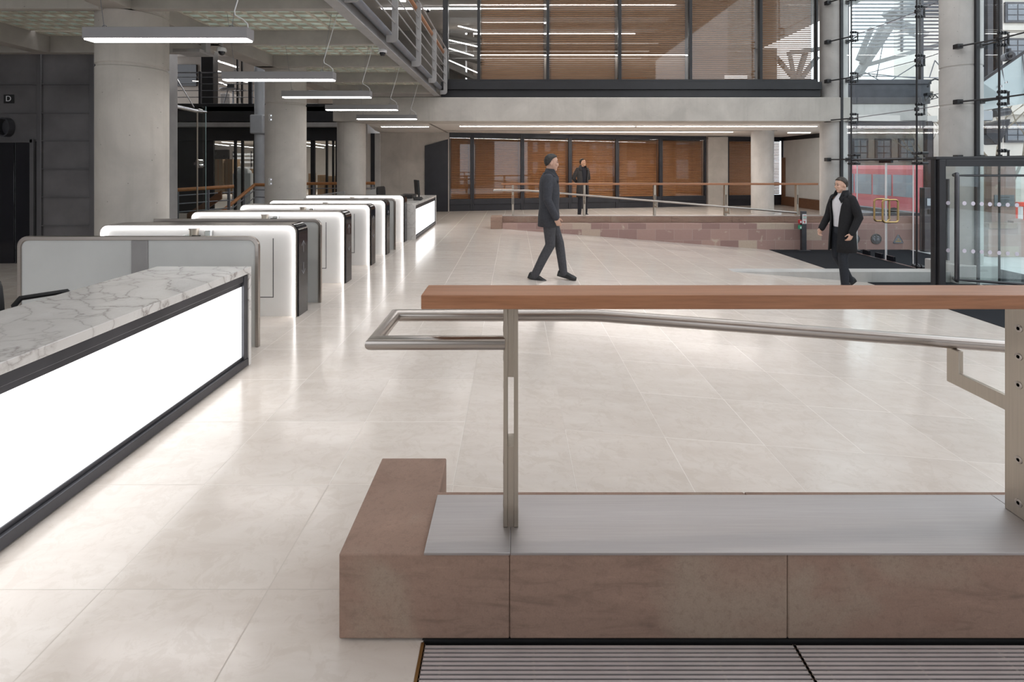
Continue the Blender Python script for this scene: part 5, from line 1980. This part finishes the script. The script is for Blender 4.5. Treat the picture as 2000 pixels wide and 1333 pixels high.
def person(label, loc, yaw, legs, arms, skin, hairm, coat, trousers, under, coat_rings, head_yaw=0., head_pitch=0., lean=0., height=1.78, under_rings=None, collar=None, hair_len=0., sleeve=(.072, .060, .050), palms=None):
    k = height / 1.78
    TM = Matrix.Translation(loc) @ Matrix.Rotation(yaw, 4, 'Z') @ Matrix.Diagonal((k, k, k, 1))
    t = thing('person', label, 'person', loc)
    HM = Matrix.Translation((lean + .012, 0, 1.655)) @ Matrix.Rotation(head_yaw, 4, 'Z') @ Matrix.Rotation(head_pitch, 4, 'Y')
    # ---- body
    mb = MB()
    for c, r in (((-.008, 0, .022), (.092, .074, .098)), ((.022, 0, -.040), (.066, .056, .072)), ((.052, 0, -.095), (.030, .030, .020)), ((.062, 0, .034), (.020, .048, .013)), ((.084, 0, -.016), (.017, .012, .026)),
                 ((.091, 0, -.030), (.013, .015, .010)), ((.064, 0, -.064), (.020, .030, .018)), ((.066, .035, -.02), (.022, .020, .022)), ((.066, -.035, -.02), (.022, .020, .022))):
        mb.ell(HM @ Vector(c), r, HM.to_3x3(), 16, 12)
    for s in (-1, 1):
        mb.ell(HM @ Vector((-.008, s * .077, -.012)), (.019, .010, .031), HM.to_3x3(), 10, 8)
    limb(mb, [HM @ Vector((-.015, 0, -.04)), (lean * .8 - .012, 0, 1.50), (lean * .6 - .01, 0, 1.42)], (.054, .056, .08))
    limb(mb, [(lean * .6, -.15, 1.43), (lean * .6, .15, 1.43)], (.055, .055))
    for z, rx, ry in ((1.36, .10, .155), (1.24, .095, .145), (1.12, .088, .13), (1.0, .095, .145), (.93, .10, .15)):
        mb.ell((lean * (z - .93) * 1.2, 0, z), (rx, ry, .10), seg=16, rings=10)
    for (hip, knee, ank, toe) in legs:
        limb(mb, [hip, knee, ank], (.082, .052, .036))
        fd = Vector(toe) - Vector(ank)
        limb(mb, [ank, Vector(ank) + fd * .18], (.032, .026))
    for i, (sh, el, wr) in enumerate(arms):
        limb(mb, [sh, el, wr], (.050, .038, .027))
        d = (Vector(wr) - Vector(el)).normalized()
        side = 1 if sh[1] > 0 else -1
        pn = palms[i] if palms else (0, -side, 0)
        d2 = (d + Vector((0, 0, -.25))).normalized()
        fwd = Vector((1, 0, .1)) if not palms else (d2.cross(Vector(pn)) * 1.0)
        dxn = d2.cross(Vector(pn))
        hand(mb, wr, d2, pn, 1 if dxn.x > 0 else -1, .42)
    mb.xf(TM)
    body = mb.build('body', skin, t, smooth=True, ang=180)
    remesh(body, .0062, 2)
    # ---- face
    for s in (-1, 1):
        MB().ell(HM @ Vector((.0755, s * .031, .010)), (.007, .012, .0055), HM.to_3x3(), 10, 8).xf(TM).build('eye', 'eye', t)
        MB().ell(HM @ Vector((.0765, s * .031, .036)), (.006, .018, .0042), HM.to_3x3(), 10, 6).xf(TM).build('eyebrow', hairm, t)
    MB().ell(HM @ Vector((.0815, 0, -.064)), (.005, .021, .0055), HM.to_3x3(), 12, 6).xf(TM).build('mouth', 'lip', t)
    # ---- hair
    mb = MB()
    mb.ell((0, 0, 0), (.0955, .0775, .100), seg=40, rings=36)
    hl = [(-.11, -.095), (-.03, -.062), (-.004, -.030), (.022, .022), (.05, .050), (.11, .078)]

    def line(x):
        for (x0, z0), (x1, z1) in zip(hl, hl[1:]):
            if x <= x1:
                return z0 + (z1 - z0) * (x - x0) / (x1 - x0)
        return hl[-1][1]
    kill = [v for v in mb.bm.verts if v.co.z < line(v.co.x)]
    bmesh.ops.delete(mb.bm, geom=kill, context='VERTS')
    for v in mb.bm.verts:
        v.co += Vector((rnd.uniform(-.003, .003), rnd.uniform(-.003, .003), rnd.uniform(-.003, .004)))
    mb.xf(TM @ HM @ Matrix.Translation((-.010, 0, .026)))
    h = mb.build('hair', hairm, t, ang=180)
    so = h.modifiers.new('thick', 'SOLIDIFY')
    so.thickness = .011
    so.offset = 0
    # ---- trousers
    mb = MB()
    mb.ell((0, 0, .92), (.118, .158, .13), seg=16, rings=10)
    for (hip, knee, ank, toe) in legs:
        hp, kn, an = Vector(hip), Vector(knee), Vector(ank)
        limb(mb, [hp, hp.lerp(kn, .5), kn, kn.lerp(an, .45), an + Vector((0, 0, -.025))], (.100, .086, .070, .066, .058))
    mb.xf(TM)
    tr = mb.build('trousers', trousers, t, ang=180)
    remesh(tr, .011, 3)
    # ---- shoes
    for (hip, knee, ank, toe) in legs:
        an, to = Vector(ank), Vector(toe)
        fd = (to - an)
        fd = fd / max(fd.length, .01)
        base = an - Vector((0, 0, .055))
        e = fd
        sd = Vector((0, 0, 1)).cross(e).normalized()
        upv = e.cross(sd)
        rings = []
        for q, w, hgt in ((-.075, .026, .05), (-.06, .036, .075), (.0, .040, .085), (.06, .043, .07), (.13, .047, .052), (.18, .040, .042), (.205, .022, .030)):
            c = an + e * q - upv * .062
            rings.append([c + sd * w * cos(a) + upv * (max(0, sin(a)) * hgt + (-.022 if sin(a) < -.05 else 0)) for a in [2 * pi * i / 14 for i in range(14)]])
        mb = MB()
        mb.loft(rings)
        mb.xf(TM)
        mb.build('shoe', 'leather', t, ang=60)
    # ---- shirt or jersey under the coat
    mb = MB()
    ur = under_rings or [(.985, 0, .106, .150), (1.02, 0, .108, .150), (1.15, .0, .108, .150), (1.30, .0, .118, .168), (1.40, 0, .112, .172), (1.45, -.005, .09, .12), (1.50, -.008, .066, .070), (1.525, -.006, .062, .064)]
    mb.loft([[(cx + lean * max(0, z - .93) * 1.1 + rx * cos(a), ry * sin(a), z) for a in [2 * pi * i / 24 for i in range(24)]] for z, cx, rx, ry in ur])
    mb.xf(TM)
    mb.build('shirt' if 'shirt' in under else 'jersey', under, t, ang=80)
    # ---- coat
    mb = MB()
    rr = [(z, cx + lean * max(0, z - .93) * 1.1, rx, ry, g) for z, cx, rx, ry, g in coat_rings]
    mb.loft(shell(rr, 0), cap=False, closed=False)
    mb.xf(TM)
    cbody = mb.build('coat', coat, t, ang=70)
    so = cbody.modifiers.new('thick', 'SOLIDIFY')
    so.thickness = .014
    so.offset = 0
    for i, (sh, el, wr) in enumerate(arms):
        mb = MB()
        a, b, c = Vector(sh), Vector(el), Vector(wr)
        limb(mb, [a + Vector((0, -.02 if a.y > 0 else .02, .005)), a.lerp(b, .5), b, b.lerp(c, .5), b.lerp(c, .97)], (sleeve[0], sleeve[0] * .95, sleeve[1], (sleeve[1] + sleeve[2]) / 2, sleeve[2]))
        mb.xf(TM)
        sv = mb.build('sleeve', coat, cbody, ang=180)
        remesh(sv, .010, 3)
    # collar lapels
    if collar:
        mb = MB()
        for s in (-1, 1):
            pts = [(q[0] + lean * .55, s * q[1], q[2]) for q in collar]
            mb.poly(pts)
        mb.xf(TM)
        cl = mb.build('collar', coat, cbody, ang=180)
        so = cl.modifiers.new('thick', 'SOLIDIFY')
        so.thickness = .012
        so.offset = 0
    return t


col = [(.055, .070, 1.565), (-.06, .060, 1.575), (-.085, .085, 1.50), (.03, .150, 1.475), (.120, .120, 1.37), (.125, .075, 1.44)]
# walking man in the slate suit
Yw, Xw = 7.11, .49
person('man in a dark slate suit striding to the right across the middle of the floor', (Xw, Yw, zf(Xw)), radians(-4),
       [((0, -.085, .92), (.02, -.085, .50), (-.20, -.085, .095), (-.04, -.085, .035)), ((0, .085, .92), (.15, .085, .50), (.15 + .06, .09, .10), (.37, .10, .055))],
       [((-.0, -.185, 1.43), (-.02, -.25, 1.15), (.10, -.235, .90)), ((-.0, .185, 1.43), (-.09, .245, 1.16), (-.06, .24, .90))],
       'skin_b', 'hair_grey', 'suit', 'trouser_grey', 'shirt_lilac',
       [(.76, .0, .150, .190, .16), (.90, 0, .145, .182, .10), (1.05, 0, .132, .168, .06), (1.20, 0, .138, .176, .10), (1.34, -.005, .140, .195, .36), (1.43, -.012, .122, .205, .52), (1.475, -.015, .095, .150, .62), (1.515, -.018, .074, .084, .72)],
       height=1.77, lean=.03, collar=col, head_pitch=radians(4))
# standing man in the charcoal overcoat
Ys_ = 15.66
person('man in a charcoal overcoat standing on the far platform, hands behind his back', (xa(1138, Ys_), Ys_, 0), radians(-66),
       [((0, -.09, .92), (.015, -.105, .50), (-.01, -.115, .085), (.15, -.14, .035)), ((0, .09, .92), (.015, .105, .50), (-.01, .115, .085), (.15, .14, .035))],
       [((-.02, -.185, 1.43), (-.09, -.275, 1.16), (-.19, -.07, .98)), ((-.02, .185, 1.43), (-.09, .275, 1.16), (-.19, .06, .96))],
       'skin_a', 'hair_dark', 'coat_charcoal', 'jersey', 'jersey',
       [(.57, .0, .165, .205, .42), (.75, 0, .160, .200, .42), (.95, 0, .148, .186, .42), (1.15, 0, .140, .180, .46), (1.32, -.005, .142, .205, .50), (1.43, -.012, .125, .212, .55), (1.475, -.015, .098, .155, .62), (1.53, -.018, .076, .082, .75), (1.57, -.02, .080, .086, .85)],
       height=1.755, collar=[(.055, .080, 1.575), (-.06, .070, 1.585), (-.09, .092, 1.50), (.02, .165, 1.48), (.100, .175, 1.40), (.130, .100, 1.42)], head_yaw=radians(30), head_pitch=radians(-6), palms=[(-1, .3, 0), (-1, -.3, 0)])
# man in the black coat walking left
Yr, Xr = 8.23, 5.36
person('man in a black coat and white shirt walking in by the glass doors', (Xr, Yr, zf(Xr)), radians(189),
       [((0, -.085, .92), (.03, -.09, .50), (-.22, -.09, .11), (-.08, -.09, .03)), ((0, .085, .92), (.07, .085, .50), (.03, .085, .085), (.20, .09, .035))],
       [((-.0, -.185, 1.43), (.05, -.235, 1.15), (.20, -.215, .93)), ((-.01, .185, 1.43), (-.06, .255, 1.15), (.06, .245, .905))],
       'skin_b', 'hair_brown', 'coat_black', 'jeans', 'shirt',
       [(.59, .0, .190, .200, .40), (.75, 0, .180, .195, .40), (.95, 0, .160, .186, .40), (1.15, 0, .142, .180, .46), (1.32, -.005, .142, .202, .56), (1.43, -.012, .122, .212, .66), (1.475, -.015, .096, .152, .70), (1.53, -.018, .074, .080, .85)],
       height=1.80, collar=col, lean=.015, head_yaw=radians(-6), head_pitch=radians(8))

# ================================================================ LIGHT
world = bpy.data.worlds.new('overcast')
SC.world = world
world.use_nodes = True
nt = world.node_tree
nt.nodes.clear()
k = NT(nt)
bg = k.n('ShaderNodeBackground')
tc = k.n('ShaderNodeTexCoord')
sx = k.n('ShaderNodeSeparateXYZ')
k.l(tc.outputs['Generated'], sx.inputs[0])
cl = k.ramp(sx.outputs[2], [(0.0, (.80, .84, .90)), (.25, (.93, .96, 1.0)), (1.0, (.85, .92, 1.0))])
k.l(cl, bg.inputs[0])
bg.inputs[1].default_value = 2.15
wo = k.n('ShaderNodeOutputWorld')
k.l(bg.outputs[0], wo.inputs[0])


def area(name, loc, size, power, rot=(0, 0, 0), color=(1, .96, .92)):
    l = bpy.data.lights.new(name, 'AREA')
    l.shape = 'RECTANGLE'
    l.size, l.size_y = size
    l.energy = power
    l.color = color
    o = bpy.data.objects.new(name, l)
    COL.objects.link(o)
    o.location = loc
    o.rotation_euler = rot
    return o


for Y in (-2.6, -.9, .8):
    area('hall_fill', (1.0, Y, 7.45), (12.0, .14), 28)  # added fill strips out of view, no fixture modelled
area('hall_fill', (1.5, 6.5, 7.5), (9.0, .14), 70)  # this strip and the next are further fill added under the roof
area('hall_fill', (1.5, 9.5, 7.5), (9.0, .14), 70)
area('lobby_fill', (-8.3, 5.2, 3.38), (2.2, .14), 16)  # fill added under the bridge to lift the dark lobby
area('soffit_lamp', (3.0, 14.4, 2.62), (9.0, .10), 75, color=(1, .93, .86))
area('soffit_lamp', (4.2, 16.7, 2.62), (6.0, .10), 75, color=(1, .93, .86))
area('office_lamp', (-13.0, 27.5, 2.83), (10.0, .5), 260, color=(1, .94, .88))
area('office_lamp', (-8.5, 18.3, 2.8), (6.0, .3), 45, color=(1, .94, .88))
area('office_lamp', (-8.5, 18.8, 6.2), (6.0, .5), 190, color=(1, .94, .88))
area('upper_lamp', (1.5, 15.5, 5.7), (8.0, .4), 18, color=(1, .93, .86))
c = (lowY(900) + lowY(1500)) / 2
area('inner_lamp', (c.x, c.y + 1.1, 2.6), (10.0, .3), 28, (0, 0, math.atan2(dv.y, dv.x) if abs(dv.x) > .5 else .2), (1, .9, .8))

# ================================================================ CAMERA
cam = bpy.data.cameras.new('camera')
cam.sensor_fit = 'HORIZONTAL'
cam.sensor_width = 36
cam.lens = F / 2000 * 36
cam.shift_x = (1000 - VX) / 2000
cam.shift_y = (VY - 666.5) / 2000
cam.clip_start = .05
cam.clip_end = 300
co = bpy.data.objects.new('camera', cam)
COL.objects.link(co)
co.location = (0, 0, H)
co.rotation_euler = (pi / 2, 0, 0)
SC.camera = co

SC.view_settings.view_transform = 'Standard'
SC.view_settings.look = 'None'
SC.view_settings.gamma = 1
SC.view_settings.exposure = 0.22
SC.view_settings.use_curve_mapping = False
SC.cycles.use_denoising = True
SC.cycles.max_bounces = 10
SC.cycles.diffuse_bounces = 4
SC.cycles.glossy_bounces = 4
SC.cycles.transparent_max_bounces = 24
SC.cycles.sample_clamp_indirect = 6
SC.cycles.caustics_reflective = False
SC.cycles.caustics_refractive = False
